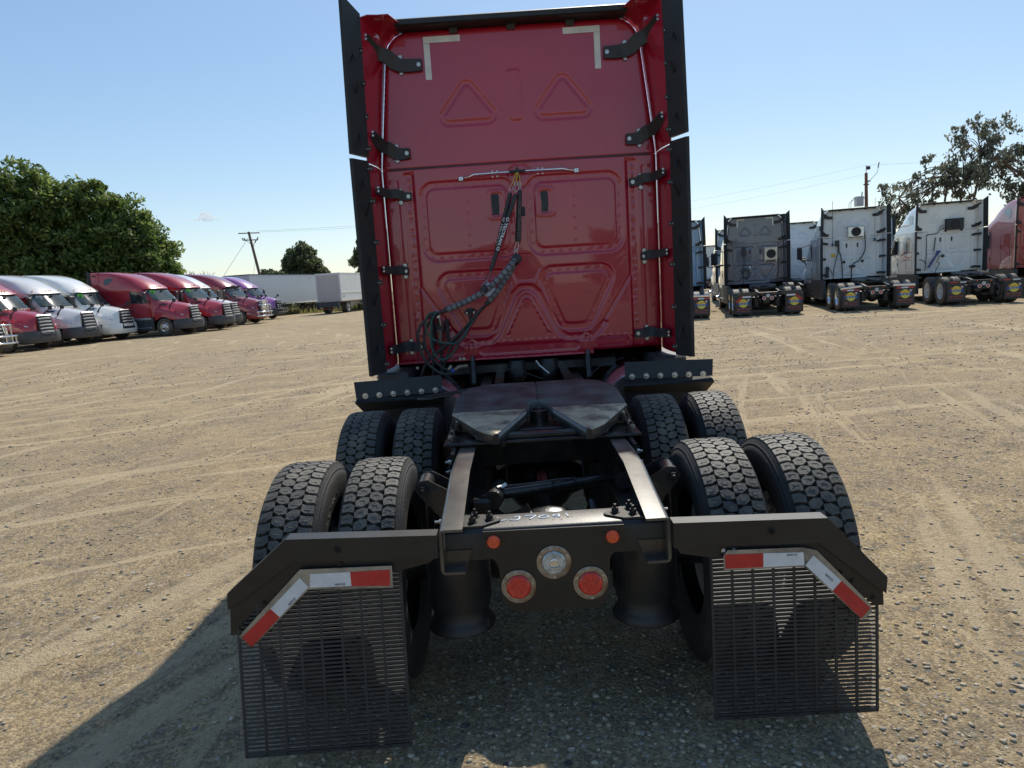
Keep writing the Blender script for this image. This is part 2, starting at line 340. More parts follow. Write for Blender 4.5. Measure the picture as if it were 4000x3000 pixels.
# loose stones (nobody could count them)
def stones():
    m = bpy.data.materials.new('loose stone'); m.use_nodes = True; nt = m.node_tree; b = nt.nodes['Principled BSDF']
    g = nt.nodes.new('ShaderNodeNewGeometry'); r = nt.nodes.new('ShaderNodeValToRGB'); e = r.color_ramp.elements
    nt.links.new(g.outputs['Random Per Island'], r.inputs[0])
    e[0].color = (0.24, 0.20, 0.15, 1); e[1].position = 1; e[1].color = (0.50, 0.44, 0.34, 1)
    q = e.new(0.3); q.color = (0.24, 0.225, 0.20, 1); q = e.new(0.55); q.color = (0.33, 0.27, 0.185, 1); q = e.new(0.85); q.color = (0.38, 0.31, 0.21, 1)
    nt.links.new(r.outputs[0], b.inputs['Base Color']); b.inputs['Roughness'].default_value = 0.85
    t = (1+5**0.5)/2; ico = np.array([(-1,t,0),(1,t,0),(-1,-t,0),(1,-t,0),(0,-1,t),(0,1,t),(0,-1,-t),(0,1,-t),(t,0,-1),(t,0,1),(-t,0,-1),(-t,0,1)])/math.sqrt(1+t*t)
    fc = np.array([(0,11,5),(0,5,1),(0,1,7),(0,7,10),(0,10,11),(1,5,9),(5,11,4),(11,10,2),(10,7,6),(7,1,8),(3,9,4),(3,4,2),(3,2,6),(3,6,8),(3,8,9),(4,9,5),(2,4,11),(6,2,10),(8,6,7),(9,8,1)])
    P = []
    n = 90000
    d = 1.9+(RNG.random(n)**1.9)*26; a = (RNG.random(n)-0.5)*1.45
    x = CAM.x+d*np.sin(a); y = CAM.y+d*np.cos(a)
    cl = vnoise(x, y, 0.7, 9)*0.6+vnoise(x, y, 2.2, 10)*0.6; keep = RNG.random(n) < np.clip((cl-0.42)*3.0, 0.06, 1)
    x, y, d = x[keep], y[keep], d[keep]; n = len(x)
    s = (0.0016+0.0095*RNG.random(n)**7)*(1+0.07*d)
    V = ico[None]*s[:, None, None]*(0.75+0.5*RNG.random((n, 12, 1)))*np.stack([1+0.5*RNG.random(n), 0.8+0.4*RNG.random(n), 0.35+0.3*RNG.random(n)], -1)[:, None, :]
    th = RNG.random(n)*6.28; c, q = np.cos(th)[:, None], np.sin(th)[:, None]
    X = V[..., 0]*c-V[..., 1]*q; Y = V[..., 0]*q+V[..., 1]*c
    Z = V[..., 2]+gz(x, y)[:, None]+0.25*s[:, None]
    V = np.stack([X+x[:, None], Y+y[:, None], Z], -1).reshape(-1, 3); F = (fc[None]+12*np.arange(n)[:, None, None]).reshape(-1, 3)
    o = link('gravel', np_mesh('gravel', V, F, m, True)); tag(o, 'loose grey and tan stones strewn over the dirt yard', 'gravel', kind='stuff')
stones()

# ------------------------------------------------------------------ cab back wall with pressed ribs
YW = 2.96; HWALL = 1.155; ZB, ZT, RC = 1.145, 3.885, 0.21
def taper(z): return 0.105*np.clip((z-2.80)/0.9, 0, 1)
def sd_poly(X, Z, pts, r=0.0, closed=True):
    P = np.array(pts); n = len(P); d = np.full(X.shape, 1e9); ins = np.zeros(X.shape, bool)
    for i in range(n if closed else n-1):
        a = P[i]; b = P[(i+1) % n]; e = b-a; t = np.clip(((X-a[0])*e[0]+(Z-a[1])*e[1])/(e@e), 0, 1)
        d = np.minimum(d, np.hypot(X-a[0]-t*e[0], Z-a[1]-t*e[1]))
        if closed:
            c = ((a[1] <= Z) & (b[1] > Z)) | ((b[1] <= Z) & (a[1] > Z)); xx = a[0]+(Z-a[1])/(e[1] if e[1] != 0 else 1e-9)*e[0]; ins ^= c & (X < xx)
    if closed: d = np.where(ins, -d, d)
    return d-r
def rrect(X, Z, x0, x1, z0, z1, r):
    dx = np.abs(X-(x0+x1)/2)-(x1-x0)/2+r; dz = np.abs(Z-(z0+z1)/2)-(z1-z0)/2+r
    return np.hypot(np.maximum(dx, 0), np.maximum(dz, 0))+np.minimum(np.maximum(dx, dz), 0)-r
def wall_sd(X, Z):
    a = rrect(np.abs(X)+taper(Z), Z, -HWALL, HWALL, ZB-1.0, ZT, RC); side = np.where(X < 0.56, ZB, ZB+0.03)
    return np.maximum(a, side-Z)
def wall_mesh(step, m, key):
    k = ('wall', key, m.name)
    if k in CACHE: return CACHE[k]
    xs = np.arange(-HWALL, HWALL+step/2, step); zs = np.arange(ZB, ZT+step/2, step); X, Z = np.meshgrid(xs, zs)
    w = max(0.010, step*0.8)
    st = lambda sd, wd=w: 1/(1+np.exp(np.clip(sd/wd*3.2, -30, 30)))      # 1 inside
    gr = lambda d, wd: np.exp(-(d/wd)**4)
    A = np.abs(X); H = np.zeros(X.shape)
    lo = Z < 2.79
    H += 0.012*st(rrect(A, Z, 0.05, 0.85, 2.01, 2.67, 0.12)) - 0.009*st(rrect(A, Z, 0.115, 0.795, 2.075, 2.61, 0.07))
    H += -0.004*st(rrect(A, Z, 0.125, 0.285, 2.33, 2.575, 0.035)) + 0.006*st(rrect(A, Z, 0.155, 0.255, 2.355, 2.55, 0.03))
    H += 0.014*st(sd_poly(A, Z, [(0.235, 1.80), (0.64, 1.80), (0.47, 1.47), (0.36, 1.47)], 0.115)) - 0.010*st(sd_poly(A, Z, [(0.235, 1.80), (0.64, 1.80), (0.47, 1.47), (0.36, 1.47)], 0.05))
    H += 0.008*gr(sd_poly(A, Z, [(0.90, 2.76), (0.90, 1.80), (0.64, 1.40)], 0, False), 0.013)
    H += 0.014*gr(sd_poly(A, Z, [(0.66, 1.40), (0.56, 1.30), (0.34, 1.30), (0.27, 1.36), (0.11, 1.69), (0.05, 1.745), (0, 1.75)], 0, False), 0.028)
    H += -0.006*gr(sd_poly(A, Z, [(0.18, 1.36), (0.03, 1.65), (0, 1.66)], 0, False), 0.010)
    H += 0.006*st(sd_poly(A, Z, [(0, 2.02), (0.05, 2.02), (0.12, 1.90), (0.07, 1.81), (0, 1.81), (-0.2, 1.81), (-0.2, 2.02)], 0.012))
    H += 0.006*gr(rrect(A, Z, -0.09, 0.09, 2.58, 2.77, 0.08), 0.008)*lo
    H += 0.012*st(rrect(X, Z, -0.43, 0.43, 1.185, 1.265, 0.035)) + 0.012*st(rrect(A, Z, 0.57, 0.86, 1.195, 1.275, 0.035))
    H += -0.014*st(rrect(A, Z, 0.465, 0.525, 1.10, 1.325, 0.03)); H += 0.01*st(rrect(A, Z, 0.485, 0.505, 1.10, 1.30, 0.01))
    H += 0.016*st(rrect(A, Z, 0.905, 0.975, 1.0, 2.755, 0.02)) + 0.004*gr(A-1.035, 0.012)*(Z < 2.7)
    H += 0.012*gr(Z-2.79, 0.006)
    H += 0.003*gr(A-0.755, 0.004)*(Z > 2.8)*(Z < 3.45)
    tri = [(0.395, 3.39), (0.555, 3.185), (0.235, 3.185)]
    H += 0.008*st(sd_poly(A, Z, tri, 0.075)) - 0.008*st(sd_poly(A, Z, tri, 0.032))
    H += -0.009*st(rrect(X, Z, -0.052, 0.052, 3.125, 3.525, 0.03))
    H += 0.004*gr(np.abs(Z-1.0)-5, 1)  # flat base
    if step > 0.01: H *= 1.3
    H *= 0.8
    H -= 0.010*np.cos(np.clip(X/1.14, -1, 1)*PI/2)                        # slight crown of the sheet
    if step < 0.01:
        r = np.random.default_rng(3); D = []
        for sx in (-1, 1):
            for z in np.linspace(1.33, 2.7, 21): D.append((sx*(0.94+0.006*r.standard_normal()), z+0.01*r.standard_normal(), 0.013, -0.0035 if r.random() < .6 else 0.003))
            for x in np.linspace(0.16, 0.78, 9): D.append((sx*x, 2.643, 0.007, -0.0018)); D.append((sx*x, 2.043, 0.010, -0.003))
            for z in np.linspace(2.12, 2.58, 6): D.append((sx*0.082, z, 0.008, -0.002)); D.append((sx*0.825, z, 0.008, -0.002)); D.append((sx*0.45, z, 0.008, 0.0015))
            for x in np.linspace(0.22, 0.66, 7): D.append((sx*x, 1.882, 0.008, -0.002))
            for t in LS(0, 1, 6): D.append((sx*(0.235+0.125*t-0.07), 1.80-0.33*t-0.03, 0.008, -0.002)); D.append((sx*(0.64-0.17*t+0.07), 1.80-0.33*t-0.03, 0.008, -0.002)); D.append((sx*(0.13*t+0.045), 1.62-0.27*t, 0.009, 0.003))
            for x in np.linspace(0.03, 0.9, 15): D.append((sx*x, 1.160+0.003*r.standard_normal(), 0.012, -0.006)); D.append((sx*x, 1.292, 0.012, -0.0035))
        for (x, z, s_, a) in D:
            i0, i1 = np.searchsorted(xs, [x-3.2*s_, x+3.2*s_]); j0, j1 = np.searchsorted(zs, [z-3.2*s_, z+3.2*s_])
            q = (X[j0:j1, i0:i1]-x)**2+(Z[j0:j1, i0:i1]-z)**2; H[j0:j1, i0:i1] += a*np.exp(-q/s_**2)
        H += 0.0035*(vnoise(X, Z, 0.35, 11)-0.5)+0.004*(vnoise(X, Z, 0.9, 12)-0.5)
    sd = wall_sd(X, Z); e = np.clip(sd, None, 0); rr = 0.05
    H = H+np.where(-e < rr, rr-np.sqrt(np.maximum(rr**2-(rr+e)**2, 0)), 0)*np.clip((Z-ZB)/0.02, 0, 1)
    # pull outside points to the outline
    if step > 0.01: H = H*1.0
    eps = 1e-3
    for _ in range(2):
        sd = wall_sd(X, Z); gx = (wall_sd(X+eps, Z)-sd)/eps; gzz = (wall_sd(X, Z+eps)-sd)/eps
        mv = np.where(sd > 0, sd, 0); X = X-gx*mv; Z = Z-gzz*mv
    ny, nx = X.shape; V = np.stack([X, YW+H, Z], -1).reshape(-1, 3); I = np.arange(nx*ny).reshape(ny, nx)
    F = np.stack([I[:-1, :-1], I[:-1, 1:], I[1:, 1:], I[1:, :-1]], -1).reshape(-1, 4)
    A4 = V[F]; ar = np.linalg.norm(np.cross(A4[:, 2]-A4[:, 0], A4[:, 3]-A4[:, 1]), axis=1); F = F[ar > 1e-9]
    me = np_mesh('back_wall', V, F, m, True); CACHE[k] = me; return me

# ------------------------------------------------------------------ tractor body shapes (x right, y forward, z up; origin on the ground under the rear axle)
ZR = [1.12, 1.6, 2.03, 2.3, 2.60, 2.74, 2.78, 2.84, 3.0, 3.2, 3.4, 3.55, 3.65, 3.74, 3.81, 3.855, 3.885]
YF = [6.82, 6.82, 6.76, 6.52, 6.24, 6.12, 6.22, 6.17, 5.97, 5.68, 5.32, 4.98, 4.7, 4.4, 4.1, 3.85, 3.6]
def hw_(z): return float((HWALL if z <= ZT-RC else HWALL-RC+math.sqrt(max(RC**2-(z-ZT+RC)**2, 0)))-taper(z))
def yf_(z): return float(np.interp(z, ZR, YF))
def L_(z): return float(np.interp(z, [1.1, 2.0, 2.78, 3.2, 3.885], [0.55, 0.6, 0.75, 1.5, 0.7]))
NE = 2.9
def fronty(x, z):
    h = hw_(z); return yf_(z)-L_(z)+L_(z)*max(0, 1-abs(x/h)**NE)**(1/NE)
def sidex(y, z):
    t = max(0, (y-(yf_(z)-L_(z)))/L_(z)); return hw_(z)*max(0, 1-min(t, 1)**NE)**(1/NE)
def shell_mb(z0=1.12, z1=3.885, top=True):
    mb = MB(); rings = []
    zs = sorted(set([z0, z1]+[z for z in ZR if z0 < z < z1]))
    for z in zs:
        h, f, L = hw_(z), yf_(z), L_(z); r = []
        y0 = YW+0.048
        for i in range(7): r.append((-h, y0+(f-L-y0)*i/6, z))
        for i in range(1, 20):
            t = PI*i/20; c, s_ = math.cos(t), math.sin(t)
            r.append((-h*math.copysign(abs(c)**(2/NE), c), f-L+L*s_**(2/NE), z))
        for i in range(7): r.append((h, f-L-(f-L-y0)*i/6, z))
        rings.append(r)
    n = len(rings[0]); v = [p for r in rings for p in r]; fc = []
    for i in range(len(rings)-1):
        for k in range(n-1): fc.append((i*n+k, i*n+k+1, (i+1)*n+k+1, (i+1)*n+k))
    if top: fc.append(tuple((len(rings)-1)*n+k for k in range(n)))
    if z0 < 1.2: fc.append(tuple(k for k in reversed(range(n))))
    return mb.add(v, fc)
def side_patch(poly, off, sx):
    cy = sum(p[0] for p in poly)/len(poly); cz = sum(p[1] for p in poly)/len(poly); v = []; f = []
    for k in (0.0, 0.5, 1.0):
        for (y, z) in poly:
            yy, zz = cy+(y-cy)*k, cz+(z-cz)*k; v.append((sx*(sidex(yy, zz)+off), yy, zz))
    n = len(poly)
    for r in range(2):
        for i in range(n): f.append((r*n+i, r*n+(i+1) % n, (r+1)*n+(i+1) % n, (r+1)*n+i))
    v += [(sx*(sidex(y, z)-0.01), y, z) for (y, z) in poly]
    for i in range(n): f.append((2*n+i, 2*n+(i+1) % n, 3*n+(i+1) % n, 3*n+i))
    return MB().add(v, f)
def front_patch(x0, x1, z0, z1, off, n=14, m=4, inset=0.0):
    v = []; f = []
    for j in range(m+1):
        z = z0+(z1-z0)*j/m; k = 1-inset*j/m
        for i in range(n+1):
            x = (x0+(x1-x0)*i/n)*k; v.append((x, fronty(x, z)+off, z+off*0.4))
    for j in range(m):
        for i in range(n): f.append((j*(n+1)+i, j*(n+1)+i+1, (j+1)*(n+1)+i+1, (j+1)*(n+1)+i))
    return MB().add(v, f)
HS = [6.42, 6.5, 6.62, 6.8, 7.0, 7.2, 7.38, 7.5, 7.58, 7.64, 7.8, 7.95, 8.08, 8.16, 8.22]
def hood_mb():
    Y = [6.42, 7.0, 7.6, 8.0, 8.22]
    PR = [[(0, 2.07), (0.35, 2.06), (0.74, 1.98), (0.90, 1.80), (1.08, 1.66), (1.15, 1.50), (1.15, 1.1)],
          [(0, 1.99), (0.33, 1.98), (0.68, 1.90), (0.85, 1.70), (1.11, 1.56), (1.18, 1.40), (1.18, 1.1)],
          [(0, 1.85), (0.30, 1.84), (0.58, 1.76), (0.80, 1.52), (1.07, 1.38), (1.15, 1.20), (1.15, 0.9)],
          [(0, 1.73), (0.27, 1.72), (0.47, 1.65), (0.68, 1.42), (0.92, 1.22), (1.01, 1.05), (1.01, 0.9)],
          [(0, 1.62), (0.24, 1.61), (0.42, 1.55), (0.50, 1.35), (0.62, 1.15), (0.68, 1.0), (0.68, 0.9)]]
    v = []; f = []; n = 13
    for y in HS:
        row = []
        for k in range(7):
            x = float(np.interp(y, Y, [p[k][0] for p in PR])); z = float(np.interp(y, Y, [p[k][1] for p in PR])); row.append([x, z])
        arch = 0.51+math.sqrt(max(0.60**2-(y-7.0)**2, 0)) if abs(y-7) < 0.6 else 0.92
        row[6][1] = max(arch, 0.92) if abs(y-7) < 0.6 else 0.92
        row[5][1] = max(row[5][1], row[6][1]+0.05)
        v += [(-x, y, z) for x, z in reversed(row[1:])]+[(x, y, z) for x, z in row]
    for i in range(len(HS)-1):
        for k in range(n-1): f.append((i*n+k, i*n+k+1, (i+1)*n+k+1, (i+1)*n+k))
    f.append(tuple((len(HS)-1)*n+k for k in range(n)))
    return MB().add(v, f)
def bumper_mb():
    pl = [(-1.13, 7.60), (-1.12, 7.85), (-1.0, 8.12), (-0.72, 8.33), (-0.36, 8.40), (0.36, 8.40), (0.72, 8.33), (1.0, 8.12), (1.12, 7.85), (1.13, 7.60), (0.9, 7.62), (0.6, 8.0), (-0.6, 8.0), (-0.9, 7.62)]
    v = []; f = []; n = len(pl)
    for z, k in ((0.36, 0.95), (0.42, 1.0), (0.62, 1.015), (0.86, 0.985), (0.93, 0.955)): v += [(x*k, 7.6+(y-7.6)*k, z) for x, y in pl]
    for r in range(4):
        for i in range(n): f.append((r*n+i, r*n+(i+1) % n, (r+1)*n+(i+1) % n, (r+1)*n+i))
    f.append(tuple(range(n))); f.append(tuple(4*n+i for i in range(n)))
    return MB().add(v, f)

# wheels: axis along x, centred at the origin, outside face towards +x
R_T = 0.51
def tyre_lod(w=0.13, ribs=True):
    pr = [(0.29, -w+0.02), (0.36, -w-0.005), (0.43, -w-0.008), (0.485, -w+0.012), (0.505, -w+0.03)]
    if ribs:
        e = w-0.035
        for i in range(5):
            a = -e+i*2*e/5; b = -e+(i+1)*2*e/5
            pr += [(R_T, a+0.004), (R_T, b-0.006), (R_T-0.014, b-0.004), (R_T-0.014, b+0.002)]
    pr += [(0.505, w-0.03), (0.485, w-0.012), (0.43, w+0.008), (0.36, w+0.005), (0.29, w-0.02)]
    return MB().lathe(pr, 40, 'x', cap=False)
def rim_mb(dish=0.10, w=0.13):
    pr = [(0.295, w-0.03), (0.30, w-0.015), (0.285, w-0.012), (0.265, w-0.05), (0.25, w-dish), (0.20, w-dish-0.01), (0.17, w-dish+0.03), (0.10, w-dish+0.04), (0.095, w-dish+0.09), (0.0, w-dish+0.10)]
    return MB().lathe(pr, 32, 'x', cap=False)
def hub_mb(dish=0.1, w=0.13):
    mb = MB().lathe([(0.075, w-dish+0.06), (0.075, w-dish+0.16), (0.05, w-dish+0.175), (0, w-dish+0.178)], 16, 'x')
    for k in range(10):
        a = 2*PI*k/10; mb.lathe([(0.014, w-dish+0.0), (0.014, w-dish+0.055), (0, w-dish+0.06)], 6, 'x', (0, 0.142*math.cos(a), 0.142*math.sin(a)))
    return mb
def rim_back():
    return MB().lathe([(0.295, -0.10), (0.28, -0.09), (0.26, -0.03), (0.25, 0.04), (0.10, 0.05), (0, 0.05)], 32, 'x', cap=False)
P_N = 60
def tread_mb():
    mb = MB(); P = 2*PI/P_N; r1 = R_T+0.002; r0 = 0.488
    hexa = [(-.50, -.08), (-.12, -.56), (.44, -.52), (.50, .08), (.12, .56), (-.44, .52)]
    shl = [(-.45, -.5), (-.48, .14), (-.20, .54), (.46, .48), (.34, .0), (.37, -.5)]
    for col, (cw, wd, sh, off) in enumerate(((-0.0855, 0.052, shl, 0.0), (-0.0285, 0.053, hexa, 0.5), (0.0285, 0.053, [(a, -b) for a, b in hexa], 0.0), (0.0855, 0.052, [(a, -b) for a, b in shl], 0.5))):
        for i in range(P_N):
            a0 = (i+off)*P; v = []
            for (r, k) in ((r0, 1.04), (r1-0.002, 0.985), (r1, 0.94)):
                for (u, w) in sh:
                    a = a0+u*P*k*0.95; ww = cw+w*wd*k; rr = r-(0.010*max(0, (abs(ww)-0.07)/0.045)**2); v.append((ww, rr*math.cos(a), rr*math.sin(a)))
            f = [(12, 13, 14, 15, 16, 17)]+[(q*6+j, q*6+(j+1) % 6, q*6+6+(j+1) % 6, q*6+6+j) for q in range(2) for j in range(6)]
            mb.add(v, f)
            if abs(cw) < 0.05:   # moulded sipe, a raised hair line of clean rubber beside the cut
                q = []
                for (u, w) in ((-.12, -.22), (-.08, .18), (.12, .22)): q.append((cw+w*wd, (r1+0.0003)*math.cos(a0+u*P), (r1+0.0003)*math.sin(a0+u*P)))
                mb.tube(q, 0.0011, 3)
            else:
                q = []
                for (u, w) in ((-.12, -.25), (-.12, .2), (.14, .2)):
                    ww = cw+w*wd*(1 if cw < 0 else -1); rr = r1-(0.010*max(0, (abs(ww)-0.07)/0.045)**2); q.append((ww, rr*math.cos(a0+u*P), rr*math.sin(a0+u*P)))
                mb.tube(q, 0.0011, 3)
    return mb
def carcass_mb():
    pr = [(0.288, -0.10), (0.30, -0.118), (0.345, -0.133), (0.40, -0.141), (0.44, -0.139), (0.462, -0.132), (0.464, -0.129), (0.475, -0.127), (0.477, -0.124), (0.488, -0.119), (0.494, -0.114), (0.490, -0.108), (0.489, 0)]
    pr += [(r, -h) for r, h in reversed(pr[:-1])]
    return MB().lathe(pr, 64, 'x', cap=False)
def dual(parent, sx, y, hero, rimm, lettering=False):
    for inner in (1, 0):
        cx = sx*((1.0995-0.343) if inner else 1.0995); rot = (0, 0, 0) if (sx > 0) != bool(inner) else (0, 0, PI)
        if hero:
            t = part('tyre', carcass_mb, SIDEW, parent, key='carc', smooth=40, loc=(cx, y, R_T), rot=(random.uniform(0, 6), 0, rot[2]))
            part('tread_base', lambda: MB().lathe([(0.4895, -0.113), (0.4905, 0), (0.4895, 0.113)], 64, 'x', cap=False), TYREG, t, key='tb', kind='stuff')
            part('tread_blocks', tread_mb, TYRE, t, key='tread', smooth=25, kind='stuff')
        else: t = part('tyre', tyre_lod, TYRE, parent, key='tlod', smooth=35, loc=(cx, y, R_T), rot=rot)
        if inner: part('rim', rim_back, WRIM if hero else rimm, t, key='rimb')
        else:
            r = part('rim', lambda: rim_mb(0.20), rimm, t, key='rim20'); part('hub', lambda: hub_mb(0.20), rimm, t, key='hub20')
        if hero and (y == 0) and sx < 0:
            s = 'MICHELIN' if not inner else 'AINS SNI'
            def bent(s=s):
                cu = bpy.data.curves.new('t', 'FONT'); cu.body = s; cu.size = 0.062; cu.extrude = 0.0012; cu.align_x = 'CENTER'; cu.align_y = 'CENTER'; cu.offset = 0.001; cu.resolution_u = 2
                tmp = bpy.data.objects.new('t', cu); COL.objects.link(tmp); bpy.context.view_layer.update(); me = bpy.data.meshes.new_from_object(tmp); bpy.data.objects.remove(tmp)
                for v in me.vertices:
                    r = 0.395+v.co.y; a = v.co.x/0.41; v.co = Vector((0.1405+v.co.z*1.2-abs(v.co.y)*0.12, -r*math.sin(-a), r*math.cos(a)))
                me.materials.clear(); me.materials.append(GTEXT); return me
            if not inner:
                o = link('sidewall_lettering', bent(), t); o.rotation_euler = (0.42+t.rotation_euler.x, 0, PI)

# ------------------------------------------------------------------ chassis pieces
def rail_mb(sx):
    st = [(-0.65, 0.90, 0.725), (-0.12, 0.98, 0.735), (0.1, 0.98, 0.72), (2.2, 0.98, 0.71), (8.0, 0.98, 0.71)]; v = []; f = []
    for (y, zt, zb) in st:
        r = 0.018; o = []
        for k in range(5): a = PI/2*k/4; o.append((0.43-r+r*math.cos(a), zt-r+r*math.sin(a)))
        out = [(0.34, zb), (0.43-r, zb), (0.43-r*0.3, zb+r*0.3), (0.43, zb+r)]+o+[(0.34, zt), (0.34, zt-0.010), (0.418, zt-0.010), (0.418, zb+0.010), (0.34, zb+0.010)]
        v += [(sx*x, y, z) for x, z in out]
    n = 14
    for i in range(len(st)-1):
        for k in range(n): f.append((i*n+k, i*n+(k+1) % n, (i+1)*n+(k+1) % n, (i+1)*n+k))
    f.append(tuple(range(n)))
    return MB().add(v, f)
PLATE = [(-0.268, 0.875), (0.262, 0.872), (0.258, 0.785), (0.245, 0.775), (0.222, 0.768), (0.208, 0.75), (0.203, 0.73), (0.198, 0.605), (0.185, 0.575), (0.155, 0.552), (-0.155, 0.548), (-0.19, 0.568), (-0.208, 0.60), (-0.214, 0.715), (-0.219, 0.745), (-0.233, 0.765), (-0.26, 0.775), (-0.268, 0.785)]
def bolt_mb(r=0.016, h=0.018, washer=True):
    mb = MB()
    if washer: mb.lathe([(r*1.5, 0), (r*1.5, 0.003), (r, 0.003)], 12, 'z')
    mb.lathe([(r, 0.002), (r, h), (r*0.55, h*1.02), (r*0.5, h*1.7), (0, h*1.75)], 6, 'z'); return mb
def bolt(parent, loc, rot, m=BOLT, r=0.016, h=0.018, name='bolt'):
    return part(name, lambda: bolt_mb(r, h), m, parent, key=('b', r, h), loc=loc, rot=rot)
BACK = (PI/2, 0, 0)   # +z -> -y
def light_plate(root, hero, ring=RUST):
    pl = part('light_panel', lambda: MB().prism(PLATE, -0.620, -0.614), ARM, root, key='plate')
    for (x, z, m, nm) in ((-0.007, 0.742, LENSW, 'reversing_light'), (-0.145, 0.654, LENSR, 'tail_light'), (0.127, 0.652, LENSR, 'tail_light')):
        l = part(nm, lambda: MB().lathe([(0.0460, 0.0), (0.0455, 0.010), (0.040, 0.014), (0, 0.016)], 32, 'z'), m, root, key='lens', loc=(x, -0.6225, z), rot=BACK)
        part('ring', lambda: MB().lathe([(0.0655, 0), (0.0655, 0.003), (0.056, 0.0075), (0.047, 0.007), (0.047, 0)], 40, 'z', closed=True), ring, l, key='lring')
        if hero:
            if m is LENSW:
                part('reflector', lambda: MB().lathe([(0.012, 0.016), (0.014, 0.0175), (0.018, 0.0162)], 12, 'z'), ALU, l, key='refl')
                for q_ in (-0.0275, 0.019, -0.019): part('lens_bar', lambda: MB().box(-0.025, 0.025, -0.001, 0.001, 0.012, 0.0168), ALU, l, key='lg', loc=(0, q_, 0))
            else:
                for (a, b) in ((0, 0), (0.02, 0), (-0.02, 0), (0.01, 0.019), (-0.01, 0.019), (0.01, -0.019), (-0.01, -0.019)):
                    part('diode', lambda: MB().lathe([(0.0075, 0.0125), (0.006, 0.0168), (0, 0.0178)], 10, 'z'), LENSR, l, key='dio', loc=(a, b, 0))
            for k in range(3):
                a = PI/6+k*2*PI/3+(0 if m is LENSW or x < 0 else 0.05)
                part('ring_screw', lambda: MB().lathe([(0.0055, 0), (0.005, 0.003), (0.002, 0.0032), (0.002, 0.001), (0, 0.001)], 10, 'z'), BOLT if (x > -0.1) else RUST, l, key='rs', loc=(0.0565*math.cos(a), 0.0565*math.sin(a), 0.007))
    for (x, z) in ((-0.229, 0.835), (0.217, 0.829)):
        l = part('marker_light', lambda: MB().lathe([(0.0255, 0), (0.025, 0.008), (0.021, 0.013), (0, 0.0155)], 24, 'z'), LENSO, root, key='mk', loc=(x, -0.6205, z), rot=BACK)
        if hero:
            for dx in (-0.029, 0.029): part('eyelet', lambda: MB().lathe([(0.007, 0), (0.007, 0.003), (0.003, 0.003), (0.003, 0.001), (0, 0.001)], 10, 'z'), BBOLT, l, key='ey', loc=(dx, 0.012, 0))
    if hero:
        for (x, z, r) in ((-0.038, 0.652, 0.013), (0.025, 0.652, 0.0125), (-0.006, 0.606, 0.0115), (-0.09, 0.591, 0.004), (0.079, 0.594, 0.004), (-0.09, 0.562, 0.004), (0.08, 0.567, 0.004), (-0.03, 0.617, 0.003), (-0.03, 0.604, 0.003), (0.018, 0.618, 0.003), (0.018, 0.606, 0.003)):
            part('hole', lambda: MB().lathe([(1.0, 0), (0.0, 0.02)], 20, 'z'), BLKP, pl, key='hole', loc=(x, -0.6205, z), rot=BACK, scale=(r, r, 0.01))
